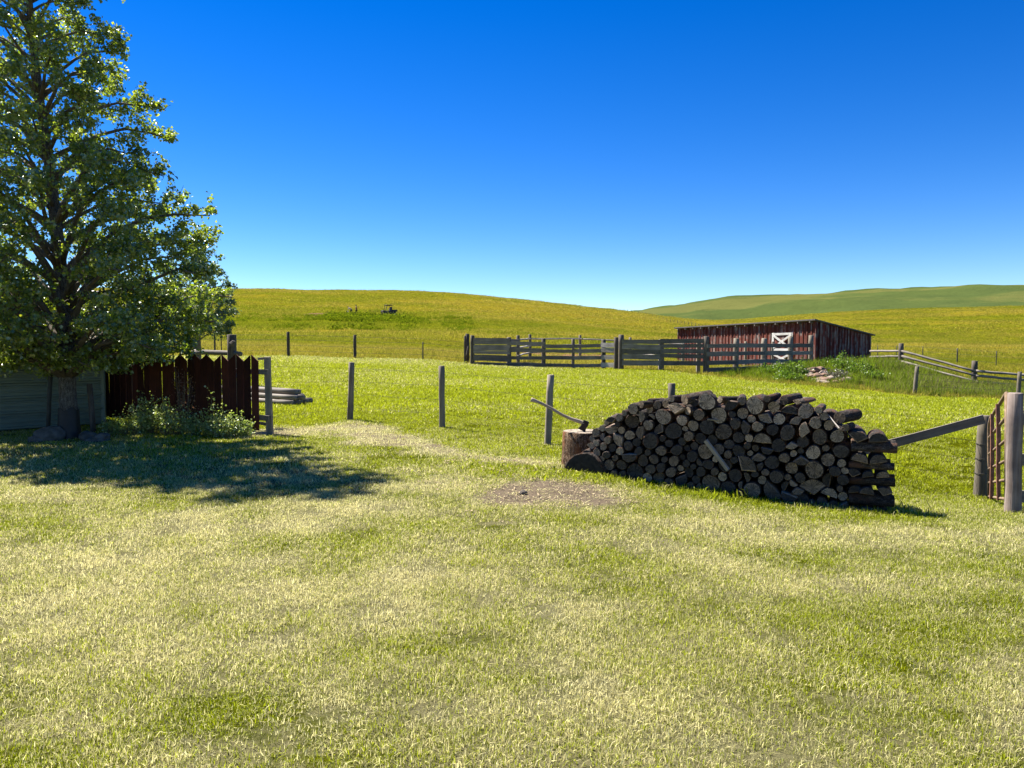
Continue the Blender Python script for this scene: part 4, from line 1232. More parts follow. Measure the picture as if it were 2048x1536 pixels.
# ridge fence, tiny on the skyline
rg = empty('ridge_fence', G(1290, 630, 262), 'row of tiny fence posts running down the distant ridge', 'fence')
prev = None
for i in range(22):
    f = i / 21; px = 1248 + 150 * f; Y = 262 - 96 * f
    b = G(px, 640, Y); round_post('post', b + Vector((0, 0, .2)), 1.0, .06, M['tpost'], rg, n=5, sink=.5)

# ------------------------------------------------------------------ corral of planks
cor = empty('corral', G(1242, 739, 34.5), 'weathered grey plank corral on heavy posts in front of the barn', 'corral')
def cpost(px, pb, pt, Y, r, mat='darkwood_z', sq=False, lean=(0, 0)):
    b = G(px, pb, Y); h = P(px, pt, Y).z - b.z
    round_post('post', b, h, r, M[mat], cor, n=10, square=sq, lean=lean); return b
def run(px0, Y0, px1, Y1, rows, hh, mat='greywood_x', t=.05, off=-.13):
    """boards between two posts; rows are picture rows at the left and the right end"""
    for r0, r1 in rows:
        plank('board', P(px0, r0, Y0) + Vector((0, off + random.uniform(-.01, .01), 0)), P(px1, r1, Y1) + Vector((0, off + random.uniform(-.01, .01), 0)), hh * random.uniform(.98, 1.22), t, M[mat], cor, chip=.012)
cpost(935, 721, 668, 37.4, .10); cpost(945, 729, 671, 36, .10); cpost(1018, 733, 675, 36, .11); cpost(1036, 727, 671, 38.5, .09, 'greywood_z'); cpost(1087, 733, 677, 36, .10)
cpost(1146, 737, 678, 36, .075, 'greywood_z'); cpost(1207, 736, 679, 35.6, .10); cpost(1232, 739, 675, 34.8, .10); cpost(1242, 739, 670, 34.5, .125)
cpost(1322, 739, 679, 34, .115, 'greywood_z', True); cpost(1396, 746, 686, 33.4, .08, 'greywood_z', True); cpost(1412, 747, 673, 33, .125)
cpost(1471, 748, 677, 33.7, .13, 'greywood_z', lean=(.02, 0)); cpost(1526, 744, 677, 35.2, .125, 'greywood_z', lean=(.03, 0)); cpost(1580, 736, 674, 37, .12, 'greywood_z'); cpost(1621, 733, 671, 38.6, .12, 'greywood_z')
run(947, 36, 1020, 36, [(682, 683), (695, 696), (715, 717)], .26)
run(947, 36, 1020, 36, [(704.5, 705.5), (727, 729)], .14)
run(1018, 36, 1038, 38, [(683, 683), (698, 697)], .20)
run(1018, 36, 1089, 36, [(687, 688), (700, 701), (715, 716), (728, 730)], .16)
run(1087, 36, 1148, 36, [(692, 693), (702, 702), (715, 716), (730, 731)], .15)
run(1146, 36, 1209, 35.6, [(693, 691), (702, 701), (716, 715), (731, 730)], .15)
run(1202, 35.5, 1232, 34.9, [(690, 690), (700, 700), (715, 714), (730, 730)], .19, 'palewood_x', off=-.05)  # sunlight on these boards is painted in with the paler wood
run(1243, 34.5, 1324, 34, [(683, 684), (693, 694), (703, 704), (713, 714), (725, 726)], .19)
run(1320, 34, 1408, 33.1, [(682, 682), (692, 692), (702, 703), (711, 713), (726, 727)], .17)
run(1412, 33, 1473, 33.7, [(692, 691), (708, 707), (726, 724), (740, 738)], .17)
run(1471, 33.7, 1528, 35.2, [(691, 691), (707, 706), (724, 722), (738, 735)], .17)
run(1526, 35.2, 1582, 37, [(691, 691), (706, 706), (722, 722), (735, 733)], .17)
run(1580, 37, 1623, 38.6, [(691, 691), (706, 706), (722, 721)], .17)
pole('brace', P(931, 722, 37.2), P(937, 690, 37.3), .04, .04, M['darkwood_z'], cor)
# rear side of the corral
bc = empty('rear_corral_fence', G(1366, 735, 44), 'second plank fence at the back of the corral with pale rails', 'fence')
pts = [(1036, 727, 671, 38.5), (1060, 724, 680, 44), (1160, 722, 682, 50), (1260, 722, 678, 50), (1366, 728, 672, 44), (1491, 728, 674, 44), (1545, 730, 676, 43)]
prev = None
for i, (px, pb, pt, Y) in enumerate(pts):
    b = G(px, pb, Y)
    if i: round_post('post', b, 1.5, .09, M['greywood_z'], bc, n=8)
    if prev is not None and i < 5:
        for f in (.45, .85, 1.25):
            pole('rail', prev + Vector((0, -.12, f)), b + Vector((0, -.12, f)), .05, .05, M['palewood_x'], bc, n=6)
    prev = b

# ------------------------------------------------------------------ rail fence at the right
rl = empty('rail_fence', G(1801, 735, 37), 'pole rail fence running downhill from the barn to the right', 'fence')
st = [(1738, 735, 39.6), (1801, 735, 37), (1948, 771, 34), (2037, 776, 33.5), (2200, 786, 33)]
rows = [(702, 702, 742, 749, 760), (714, 712, 751, 760, 772), (725, 723, 763, 771, 783), (736, 734, 774, 782, 793)]
for i in (1, 2):
    px, pb, Y = st[i]; b = G(px, pb, Y); h = 1.28
    round_post('post', b, P(px, (687, 722)[i - 1], Y).z - b.z, .12, M['darkwood_z'], rl, n=10)
b = G(2200, 786, 33); round_post('post', b, 1.2, .11, M['darkwood_z'], rl)
for ri, rw in enumerate(rows):
    for i in range(4):
        if ri == 3 and i == 2: continue
        o = Vector((0, -.14, 0))
        pole('rail', P(st[i][0], rw[i], st[i][2]) + o, P(st[i + 1][0], rw[i + 1], st[i + 1][2]) + o, .06, .052, M['railwood_x'], rl, n=7, bend=.012)
# ------------------------------------------------------------------ barn
BC = P(1631, 738, 40); BL = P(1356, 724, 52)
f2 = Vector((BL.x - BC.x, BL.y - BC.y, 0)); FL = f2.length; fu = f2.normalized()             # along the front wall, going away
su = Vector((fu.y, -fu.x, 0));
if su.x < 0: su = -su                                                                         # along the gable wall
ar = ray(1741, 700)[0]
SW = (ar * BC.y - BC.x) / (su.x - ar * su.y)
BR = BC + su * SW
zt0 = P(1631, 643, 40).z; ztL = P(1356, 658.5, 52).z; ztR = P(1741, 671, BR.y).z
zg = lambda q: gz(q.x, q.y) - .10
barn = empty('barn', Vector((BC.x, BC.y, gz(BC.x, BC.y))), 'long low weathered red board barn with slanting roof behind the corral', 'barn')
def wall_board(q, w, z0, zl, zr, t, mat, yaw, name):
    h0 = z0
    vs = []
    for y in (-t / 2, t / 2):
        vs += [(-w / 2, y, 0), (w / 2, y, 0), (w / 2, y, zr - h0), (-w / 2, y, zl - h0)]
    fs = [(0, 1, 2, 3), (7, 6, 5, 4)] + [(k, 4 + k, 4 + (k + 1) % 4, (k + 1) % 4) for k in range(4)]
    link(name, mesh(name, vs, fs, mat), barn, (q.x, q.y, h0), (0, 0, yaw))
nF = 40; yawF = math.atan2(-fu.y, -fu.x)       # local X runs toward the corner
# doorway along the front
def along(px):
    a = ray(px, 700)[0]; return (a * BC.y - BC.x) / (fu.x - a * fu.y)
d0, d1 = along(1585), along(1548)
zdt = P(1566, 668, (BC + fu * (d0 + d1) / 2).y).z
outF = -su; outS = -fu
wF = FL / nF
for i in range(nF):
    s = (i + .5) * wF; q = BC + fu * s; zt = zt0 + (ztL - zt0) * s / FL
    z0 = zg(q) + random.uniform(0, .08)
    wall_board(q, wF - .006, z0, zt, zt, .025, M['barn_z'], yawF, 'board')
    q2 = BC + fu * ((i + 1) * wF) + outF * .03
    wall_board(q2, .085, zg(q2) + random.uniform(0, .1), zt - random.uniform(0, .05), zt - random.uniform(0, .05), .028, M['barn_z'], yawF, 'batten')
nS = 19; wS = SW / nS; yawS = math.atan2(su.y, su.x)
for i in range(nS):
    s = (i + .5) * wS; q = BC + su * s
    zl = zt0 + (ztR - zt0) * (i / nS); zr = zt0 + (ztR - zt0) * ((i + 1) / nS)
    wall_board(q, wS - .005, zg(q) + random.uniform(0, .06), zl, zr, .025, M['barnside_z'], yawS, 'board')
    q2 = BC + su * ((i + 1) * wS - (.04 if i == nS - 1 else 0)) + outS * .03
    wall_board(q2, .06, zg(q2), zr + .02, zr - .02, .026, M['barnside_z'], yawS, 'batten')
q2 = BC + outF * .035 + outS * .035; wall_board(q2, .12, zg(q2), zt0, zt0, .06, M['barnside_z'], yawS, 'corner_board')
# rear and far walls, plain sheets of boards
BRL = BL + su * SW
for a, b, za, zb in ((BR, BRL, ztR, ztL - (zt0 - ztR)), (BL, BRL, ztL, ztL - (zt0 - ztR))):
    dd = b - a; dd.z = 0; n = max(2, int(dd.length / .8)); yw = math.atan2(dd.y, dd.x)
    for i in range(n):
        q = a + dd * ((i + .5) / n); wall_board(q, dd.length / n - .006, zg(q), za + (zb - za) * i / n, za + (zb - za) * (i + 1) / n, .025, M['barnside_z'], yw, 'board')
# roof
oh = .16; rt = .07
def rp(s, t, up):
    z = zt0 + (ztL - zt0) * s / FL + (ztR - zt0) * t / SW
    q = BC + fu * s + su * t; return Vector((q.x, q.y, z + up))
c = [rp(-oh, -oh * 1.6, .012), rp(-oh, SW + oh, .012), rp(FL + oh, SW + oh, .012), rp(FL + oh, -oh * 1.6, .012)]
o = c[0]; mb = MB()
mb.add([q - o for q in c] + [q + Vector((0, 0, rt)) - o for q in c], [(0, 1, 2, 3), (7, 6, 5, 4), (0, 4, 5, 1), (1, 5, 6, 2), (2, 6, 7, 3), (3, 7, 4, 0)])
roof = mb.build('roof', M['roof'], barn, o)
for i in range(15):
    s = .25 + (FL - .5) * i / 14
    plank('rafter_tail', rp(s, -oh * 1.5, -.05), rp(s, .0, -.05), .11, .05, M['greywood_x'], barn)
# white door in the front wall
door = empty('door', Vector((0, 0, 0)), None, None); door.parent = barn
qd = BC + fu * (d0 + d1) / 2; door.location = Vector((qd.x, qd.y, zg(qd))) - Vector(barn.location)
def dpt(s, z, o=.075):
    q = BC + fu * s + outF * o; return Vector((q.x, q.y, z))
zb_ = zg(qd) + .25; zm = zb_ + (zdt - zb_) * .47
dp = MB();
for k, (s0, s1) in enumerate([(d0 + (d1 - d0) * i / 5, d0 + (d1 - d0) * (i + 1) / 5) for i in range(5)]):
    plank('panel_board', dpt((s0 + s1) / 2, zb_ + .05, .052), dpt((s0 + s1) / 2, zdt, .052), (s1 - s0) * .97, .02, M['barn_z'], door, roll=math.atan2(fu.y, fu.x))
W = M['white_x']
w_ = .13
for (s0, z0, s1, z1, oo) in ((d0, zb_, d0, zdt + .07, .08), (d1, zb_, d1, zdt + .07, .08)):
    plank('stile', dpt(s0, z0, oo), dpt(s1, z1, oo), w_ * 1.3, .03, W, door, roll=math.atan2(fu.y, fu.x))
for z in (zdt, zm + .07, zm - .12, zb_ + .1):
    plank('cross_rail', dpt(d0, z, .095), dpt(d1, z, .095), w_, .03, W, door)
for za, zb2 in ((zm + .12, zdt - .04), (zb_ + .15, zm - .17)):
    plank('brace', dpt(d0, zb2, .112), dpt(d1, za, .112), w_ * .85, .025, W, door)
    plank('brace', dpt(d0, za, .13), dpt(d1, zb2, .13), w_ * .85, .025, W, door)

# ------------------------------------------------------------------ pale metal shed at the left
sd = SHED_B - SHED_A; SL = sd.length; sx = sd.normalized(); sn = Vector((sx.y, -sx.x, 0))
if sn.y > 0: sn = -sn
shed = empty('metal_shed', Vector((SHED_A.x, SHED_A.y, gz(SHED_A.x, SHED_A.y))), 'pale green ribbed metal shed behind the tree at the left edge', 'shed')
zs0 = gz(SHED_A.x, SHED_A.y) + .02; SHH = 2.55; nP = 9; ph = SHH / nP; yw = math.atan2(-sx.y, -sx.x)
prof = [(0, 0), (.028, .02), (.028, .05), (.006, .065), (.006, .115), (.016, .125), (.016, .145), (.006, .155), (.006, .205), (.016, .215), (.016, .235), (.0, .25)]
pm = []
for k in range(nP):
    vs = []; fs = []
    for x in (-SL / 2, SL / 2):
        for o_, z in prof + [(0, ph / 1.0)]:
            vs.append((x, -o_ * 2.0, z * (ph / .283) if z < ph else ph))
    m = len(prof) + 1
    for i in range(m - 1): fs.append((i, i + m, i + m + 1, i + 1))
    mid = (SHED_A + SHED_B) / 2
    link('siding_panel', mesh('siding_panel', vs, fs, M['siding']), shed, (mid.x, mid.y, zs0 + k * ph), (0, 0, yw))
SD = 3.0
bk0 = SHED_A - sn * SD; bk1 = SHED_B - sn * SD
for nm, a, b in (('end_wall', SHED_A - sn * .03, bk0), ('end_wall', SHED_B - sn * .03, bk1), ('rear_wall', bk0, bk1)):
    plank(nm, Vector((a.x, a.y, zs0 + SHH / 2)), Vector((b.x, b.y, zs0 + SHH / 2)), SHH, .05, M['siding'], shed, chip=0)
cc = (SHED_A + SHED_B) / 2 - sn * SD / 2
mb = MB(); mb.box((0, 0, 0), (SL + .3, SD + .4, .06), Matrix.Rotation(math.radians(5), 3, 'X')); mb.build('roof', M['shedroof'], shed, (cc.x, cc.y, zs0 + SHH + .17), (0, 0, yw))
plank('corner_trim', Vector((SHED_A.x, SHED_A.y, zs0)) + sn * .03, Vector((SHED_A.x, SHED_A.y, zs0 + SHH)) + sn * .03, .08, .05, M['siding'], shed, chip=0)
# dark iron bars standing by the tree
for px, pb, pt, Y, lab in ((94, 862, 715, 12.75, 'dark iron bar leaning upright beside the tree trunk'), (187, 862, 768, 13.6, 'dark post standing by the corner of the pale metal shed')):
    b = G(px, pb, Y); t = P(px + (9 if px < 100 else -8), pt, Y + .1)
    mb = MB(); mb.tube([(0, 0, -.12), (t - b) * .5 , t - b], .035 if px < 100 else .05, 8); o = mb.build('iron_bar' if px < 100 else 'short_post', M['tpost'] if px < 100 else M['darkwood_z'], None, b, smooth=True); tag(o, lab, 'bar' if px < 100 else 'post')

# ------------------------------------------------------------------ trees
def make_tree(name, base, trunk, Rf, zlo, zhi, nbr, ntw, nlf, lsize, mats, label, seed, rise=.45, keep=None, tr=None, sub=3):
    rnd = random.Random(seed); rg2 = np.random.RandomState(seed)
    root = empty(name, base, label, 'tree')
    tp = [Vector(p) for p in trunk]; k = len(tp)
    mb = MB(); mb.tube([p - Vector(base) for p in tp], tr, 14, jit=.04); mb.build('trunk', mats[0], root, base, smooth=True)
    tz = [p.z for p in tp]
    def tpos(z): return Vector((float(np.interp(z, tz, [p.x for p in tp])), float(np.interp(z, tz, [p.y for p in tp])), z))
    def trad(z): return float(np.interp(z, tz, tr))
    L = []; ga = 2.39996
    for i in range(nbr):
        f = (i + rnd.random()) / nbr; ztip = zlo + (zhi - zlo) * f ** 1.45
        az = i * ga + rnd.uniform(-.3, .3)
        R = Rf(ztip, az) * (1 - .5 * rnd.random() ** 1.5)
        zs = max(base[2] + 1.0, min(ztip - rise * R * rnd.uniform(.5, 1.3), tz[-1] - .15))
        st = tpos(zs); ax = tpos(ztip if ztip < tz[-1] else tz[-1])
        tip = Vector((ax.x + math.cos(az) * R, ax.y + math.sin(az) * R, ztip))
        lift = Vector((0, 0, .18 * R))
        pts = []
        for j in range(6):
            t = j / 5; pts.append(st.lerp(tip, t) + lift * math.sin(math.pi * t) * .9 + Vector((rnd.gauss(0, .03), rnd.gauss(0, .03), rnd.gauss(0, .02))) * R * t)
        r0 = max(.012, min(trad(zs) * .55, .012 + .016 * R))
        bmb = MB(); bmb.tube([p - st for p in pts], [r0 * (1 - .82 * j / 5) for j in range(6)], 6)
        nt_ = int(ntw * max(.75, R / 1.1))
        for j in range(nt_):
            t = (.18 + .82 * math.sqrt((j + rnd.random()) / nt_)) if R > .7 else rnd.uniform(.1, 1)
            x = t * 5; j0 = min(4, int(x)); p0 = pts[j0].lerp(pts[j0 + 1], x - j0)
            tl = R * rnd.uniform(.12, .32) + .10
            dv = (tip - st).normalized() * .55 + Vector((rnd.gauss(0, .6), rnd.gauss(0, .6), rnd.gauss(.1, .45))); dv.normalize()
            p1 = p0 + dv * tl
            axp_ = tpos(min(max(p1.z, tz[0]), tz[-1]))
            if math.hypot(p1.x - axp_.x, p1.y - axp_.y) > Rf(p1.z, math.atan2(p1.y - axp_.y, p1.x - axp_.x)) * .93: p1 = p0 + dv * tl * .3
            bmb.tube([p0 - st, (p0 + p1) / 2 - st + Vector((0, 0, .02)), p1 - st], [.007, .005, .003], 3, caps=False)
            for s in range(sub):
                q0 = p0.lerp(p1, .25 + .75 * (s + rnd.random()) / sub); q1 = q0 + Vector((rnd.gauss(0, .5), rnd.gauss(0, .5), rnd.gauss(.05, .4))).normalized() * rnd.uniform(.08, .22)
                tt = rg2.uniform(0, 1, nlf)[:, None]
                L.append(np.array(q0)[None] * (1 - tt) + np.array(q1)[None] * tt + rg2.normal(0, .036, (nlf, 3)))
        bmb.build('branch', mats[1], root, st, smooth=True)
    L = np.concatenate(L)
    if keep is not None: L = L[keep(L)]
    print(name, 'leaves', len(L))
    me = leaves_mesh('crown', L - np.array(base)[None], lsize, mats[2], rng=rg2)
    c = link('crown', me, root, base); c['kind'] = 'stuff'
    return root

TY = 12.6
tb = G(139, 878, TY)
tpx = [(139, 882), (138, 840), (135, 780), (133, 700), (127, 600), (117, 500), (107, 400), (95, 300), (80, 200), (65, 80), (58, 0), (52, -120), (48, -260), (45, -360), (44, -410)]
trunk = [P(x, y, TY) for x, y in tpx]; trunk[0].z = tb.z - .1
trr = [.175, .142, .132, .125, .11, .10, .088, .075, .062, .058, .05, .04, .03, .018, .008]
RZ = [1.1, 1.5, 1.85, 2.35, 3.0, 3.6, 4.1, 4.35, 4.6, 4.9, 5.7, 6.5, 7.4, 8.4, 9.4, 10.2, 10.9]
RR = [1.1, 2.3, 2.75, 2.9, 2.95, 2.8, 2.6, 2.35, 1.95, 1.85, 1.9, 1.7, 1.6, 1.5, 1.3, .95, .3]
def Rmain(z, az):
    r = float(np.interp(z, RZ, RR)); return r * (1 + .10 * math.sin(3 * az + z * 2.2))
def keep_shed(L):
    ax = np.interp(L[:, 2], [p.z for p in trunk], [p.x for p in trunk]); r = np.hypot(L[:, 0] - ax, L[:, 1] - TY)
    az = np.arctan2(L[:, 1] - TY, L[:, 0] - ax)
    lim = np.interp(L[:, 2], RZ, RR) * (1.07 + .10 * np.sin(5 * az + L[:, 2] * 3.1) + .05 * np.sin(L[:, 2] * 9))
    return ~((L[:, 1] - L[:, 0] > 22.75) & (L[:, 2] < 2.85)) & (L[:, 2] > .62) & (r < lim)
tree = make_tree('poplar_tree', tb, trunk, Rmain, 1.2, 10.7, 190, 7, 23, .057, (M['tree_bark'], M['branch_bark'], M['leaf']),
                 'tall leafy poplar tree at the left with pale trunk wrapped in black near the ground', 5, keep=keep_shed, tr=trr)
# black sleeve round the lower trunk
mb = MB(); n = 16; vs = []
for z, r in ((.02, .195), (.25, .168), (.52, .158)):
    for k in range(n):
        a = math.radians(150 + 230 * k / (n - 1)); vs.append((math.cos(a) * r, math.sin(a) * r, z + (.03 * math.sin(k * 1.3) if z > .5 else 0)))
fs = [(j * n + k, j * n + k + 1, (j + 1) * n + k + 1, (j + 1) * n + k) for j in range(2) for k in range(n - 1)]
mb.add(vs, fs); mb.build('trunk_guard', M['black'], tree, tb, smooth=True)

b2 = G(395, 742, 24.0)
t2 = [b2 + Vector((0, 0, z)) for z in (-.1, 1.2, 2.4, 3.4, 4.2)]
make_tree('grey_green_tree', b2, t2, lambda z, az: float(np.interp(z, [1.5, 2.6, 3.6, 4.4, 5.0], [.8, 1.25, 1.2, .85, .3])), 2.0, 4.6, 44, 9, 13, .07, (M['branch_bark'], M['branch_bark'], M['leaf2']),
          'grey green tree half hidden behind the poplar crown', 8, tr=[.14, .12, .09, .05, .02], rise=.3)

# rocks at the tree
rock('rock', G(100, 880, 12.35) + Vector((0, 0, .08)), (.24, .19, .16), M['rock'], None, 'large grey rock at the left foot of the poplar trunk', seed=1, rotz=.3)
rock('rock', G(72, 880, 12.2) + Vector((0, 0, .03)), (.13, .11, .08), M['rock'], None, 'small flat rock left of the large grey rock', seed=2)
rock('rock', G(176, 878, 12.4) + Vector((0, 0, .05)), (.14, .12, .12), M['rock'], None, 'grey rock just right of the poplar trunk', seed=4)
rock('rock', G(205, 880, 12.3) + Vector((0, 0, .04)), (.13, .1, .11), M['rock'], None, 'jagged grey rock farthest right of the poplar trunk', seed=6, rough=.4)
rock('rock', G(188, 884, 12.2) + Vector((0, 0, .02)), (.16, .08, .05), M['rock'], None, 'flat low rock in front of the jagged rock by the poplar', seed=7)

# ------------------------------------------------------------------ bushes
def bush(name, base, w, h, n, ls, mat, label, group, seed, dens=26, stem=M['stem'], upright=.6, flat=.6):
    rnd = random.Random(seed); rg2 = np.random.RandomState(seed)
    root = empty(name, base, label, 'plant' if name != 'bush' else 'bush', group)
    sm = MB(); L = []
    for i in range(n):
        az = rnd.uniform(0, 6.283); rr = w * math.sqrt(rnd.random()); hh = h * rnd.uniform(.45, 1.0) * (1 - .45 * (rr / w) ** 2)
        b = Vector((math.cos(az) * rr * .35, math.sin(az) * rr * .35 * flat, -.03)); t = Vector((math.cos(az) * rr, math.sin(az) * rr * flat, hh))
        m_ = b.lerp(t, .5) + Vector((0, 0, hh * .12))
        sm.tube([b, m_, t], [.006, .004, .002], 3, caps=False)
        tt = rg2.uniform(.25, 1.05, dens)[:, None]
        L.append(np.where(tt < .5, np.array(b) * (1 - 2 * tt) + np.array(m_) * 2 * tt, np.array(m_) * (2 - 2 * tt) + np.array(t) * (2 * tt - 1)) + rg2.normal(0, .035 + .02 * w, (dens, 3)))
    sm.build('stems', stem, root, base)
    L = np.concatenate(L); L = L[L[:, 2] > .01]
    f = link('foliage', leaves_mesh('foliage', L, ls, mat, droop=-.2, rng=rg2), root, base); f['kind'] = 'stuff'
    return root
BG = 'bushes growing along the picket fence'
for i, (px, py, Y, w, h, n, lab) in enumerate([(262, 866, 13.2, .42, .50, 44, 'low bush at the left end of the picket fence nearest the trunk'), (300, 862, 13.4, .48, .80, 60, 'tall pale leafy bush against the pickets, left of the dead shrub'),
        (345, 862, 13.2, .42, .62, 50, 'leafy green bush below the dead brown shrub'), (395, 866, 13.1, .36, .42, 34, 'small low bush in the middle of the picket fence'),
        (455, 866, 12.9, .40, .50, 46, 'rounded bush near the right end of the pickets'), (430, 862, 13.1, .22, .85, 10, 'thin tall shoots rising in front of the right hand pickets'),
        (485, 868, 12.95, .25, .36, 22, 'smallest bush beside the last picket at the right'), (222, 868, 13.2, .25, .3, 18, 'little sprawling plant at the shaded left end of the bush row')]):
    bush('bush', G(px, py, Y), w, h, n, .036, M['bushleaf'], lab, BG, 20 + i)
bush('dead_shrub', G(365, 860, 13.35), .34, 1.25, 26, .035, M['deadleaf'], 'dead brown twiggy shrub standing against the red pickets', None, 40, dens=16)
# sword leaves
root = empty('iris_plant', G(397, 868, 13.0), 'tuft of long sword shaped leaves among the bushes', 'plant')
for k in range(9):
    az = k * .7; mb = MB(); ln = random.uniform(.14, .24)
    c_, s_ = math.cos(az), math.sin(az)
    pts = [Vector((c_ * ln * t * .9, s_ * ln * t * .9, ln * (1.5 * t - .6 * t * t))) for t in (0, .4, .8, 1)]
    vs = []
    for p, w in zip(pts, (.008, .012, .008, .001)): vs += [p + Vector((-s_, c_, 0)) * w, p - Vector((-s_, c_, 0)) * w]
    me = mesh('leaf', vs, [(0, 1, 3, 2), (2, 3, 5, 4), (4, 5, 7, 6)], M['weedleaf']); a = me.attributes.new('rnd', 'FLOAT', 'POINT'); a.data.foreach_set('value', [.8] * 8)
    link('leaf', me, root, root.location)

# ------------------------------------------------------------------ weeds and stones below the barn
WG = 'weeds on the stony mound below the barn'
wl_ = [(1555, 757, 32, .55, .75, 'leafy weed clump left of the stone heap'), (1590, 757, 31.5, .6, .95, 'tall weed clump just left of the stone heap'), (1575, 768, 30, .6, .5, 'low weeds at the mown edge left of the stones'),
       (1690, 748, 33.5, .7, 1.05, 'tall weed clump between the stone heap and the barn wall'), (1722, 752, 32.5, .75, .95, 'bushy weed clump right of the stone heap'), (1655, 742, 34.5, .5, .8, 'weeds sprouting behind the top of the stone heap'),
       (1745, 765, 31, .6, .6, 'dark leafy weeds at the right foot of the stone heap'), (1530, 750, 33, .5, .5, 'weeds in the shade under the corral rails')]
for i, (px, py, Y, w, h, lab) in enumerate(wl_):
    bush('weed_clump', G(px, py, Y), w, h, 46, .07, M['weedleaf'], lab, WG, 60 + i, dens=20, flat=.8)
bush('weed_clump', G(1675, 762, 31.2), .5, .55, 40, .06, M['greyweed'], 'grey dried weeds growing over the stones', WG, 75, dens=18)
SG = 'stones in the heap below the barn'
stones = [(1625, 748, 32.4, .34, .22, 'redrock'), (1640, 746, 32.6, .42, .22, 'redrock'), (1622, 757, 31.6, .22, .2, 'palerock'), (1634, 760, 31.3, .3, .22, 'redrock'), (1650, 757, 31.8, .26, .2, 'redrock'),
          (1644, 752, 32.0, .2, .12, 'palerock'), (1648, 766, 30.4, .36, .16, 'redrock'), (1632, 767, 30.3, .3, .10, 'palerock'), (1644, 772, 29.8, .42, .10, 'palerock'), (1662, 763, 31, .2, .15, 'palerock'),
          (1694, 764, 30.8, .24, .16, 'palerock'), (1684, 768, 30.4, .2, .13, 'redrock'), (1670, 772, 29.9, .22, .11, 'redrock'), (1610, 750, 32.2, .24, .18, 'rock'), (1558, 760, 31.2, .16, .12, 'palerock')]
for i, (px, py, Y, w, h, m_) in enumerate(stones):
    p = G(px, py, Y)
    up = .18 if py < 755 and px < 1660 else .05
    nm = {'redrock': 'reddish', 'palerock': 'pale', 'rock': 'grey'}[m_]
    rock('stone', p + Vector((0, 0, up + h * .3)), (w * .9, w * .7, h * .75), M[m_], None, nm + ' stone in the heap below the barn, ' + ordinal(sorted(q[0] + q[1] * .001 for q in stones).index(px + py * .001)) + ' from the left', 'stone', SG, seed=30 + i, rotz=i * .9)

# ------------------------------------------------------------------ scrub belt on the hillside
X = np.concatenate([rs.normal(-.19, .035, 700), rs.uniform(-.42, -.05, 1500)]); Yv = np.concatenate([rs.normal(122, 4.5, 700), 131 - 48 * rs.beta(1.2, 1.4, 1500)]); Xw = X * Yv
thr = np.where(np.arange(len(X)) < 700, .30, .52 + .1 * np.clip((112 - Yv) / 25, 0, 1)); k = (fbm(Xw, Yv * 1.8, 7, 55) > thr) & (Yv < 131); Xw, Yv = Xw[k], Yv[k]
k = ~((Yv > 127) & (Xw / Yv > -.26) & (Xw / Yv < -.16)) & ~((Yv > 123) & (np.abs(Xw / Yv + .164) < .022)); Xw, Yv = Xw[k], Yv[k]
def scrub(nm):
    n = 130; r = rs.normal(0, .30, (n, 3)); r[:, 2] = np.abs(r[:, 2]) * .9
    return bpy.data.objects.new(nm, leaves_mesh(nm, r, .13, M['scrubleaf'], droop=-.3))
scatter('hillside_scrub', np.stack([Xw, Yv, pz(Xw, Yv)], 1), rs.uniform(.3, 1.0, len(Xw)) * np.where(np.abs(Xw / Yv + .19) < .06, 1.6, 1.0), Xw * 0, Xw * 0, [scrub('scrub') for _ in range(4)], 'belt of low green scrub across the hillside below the two people', 'scrub')

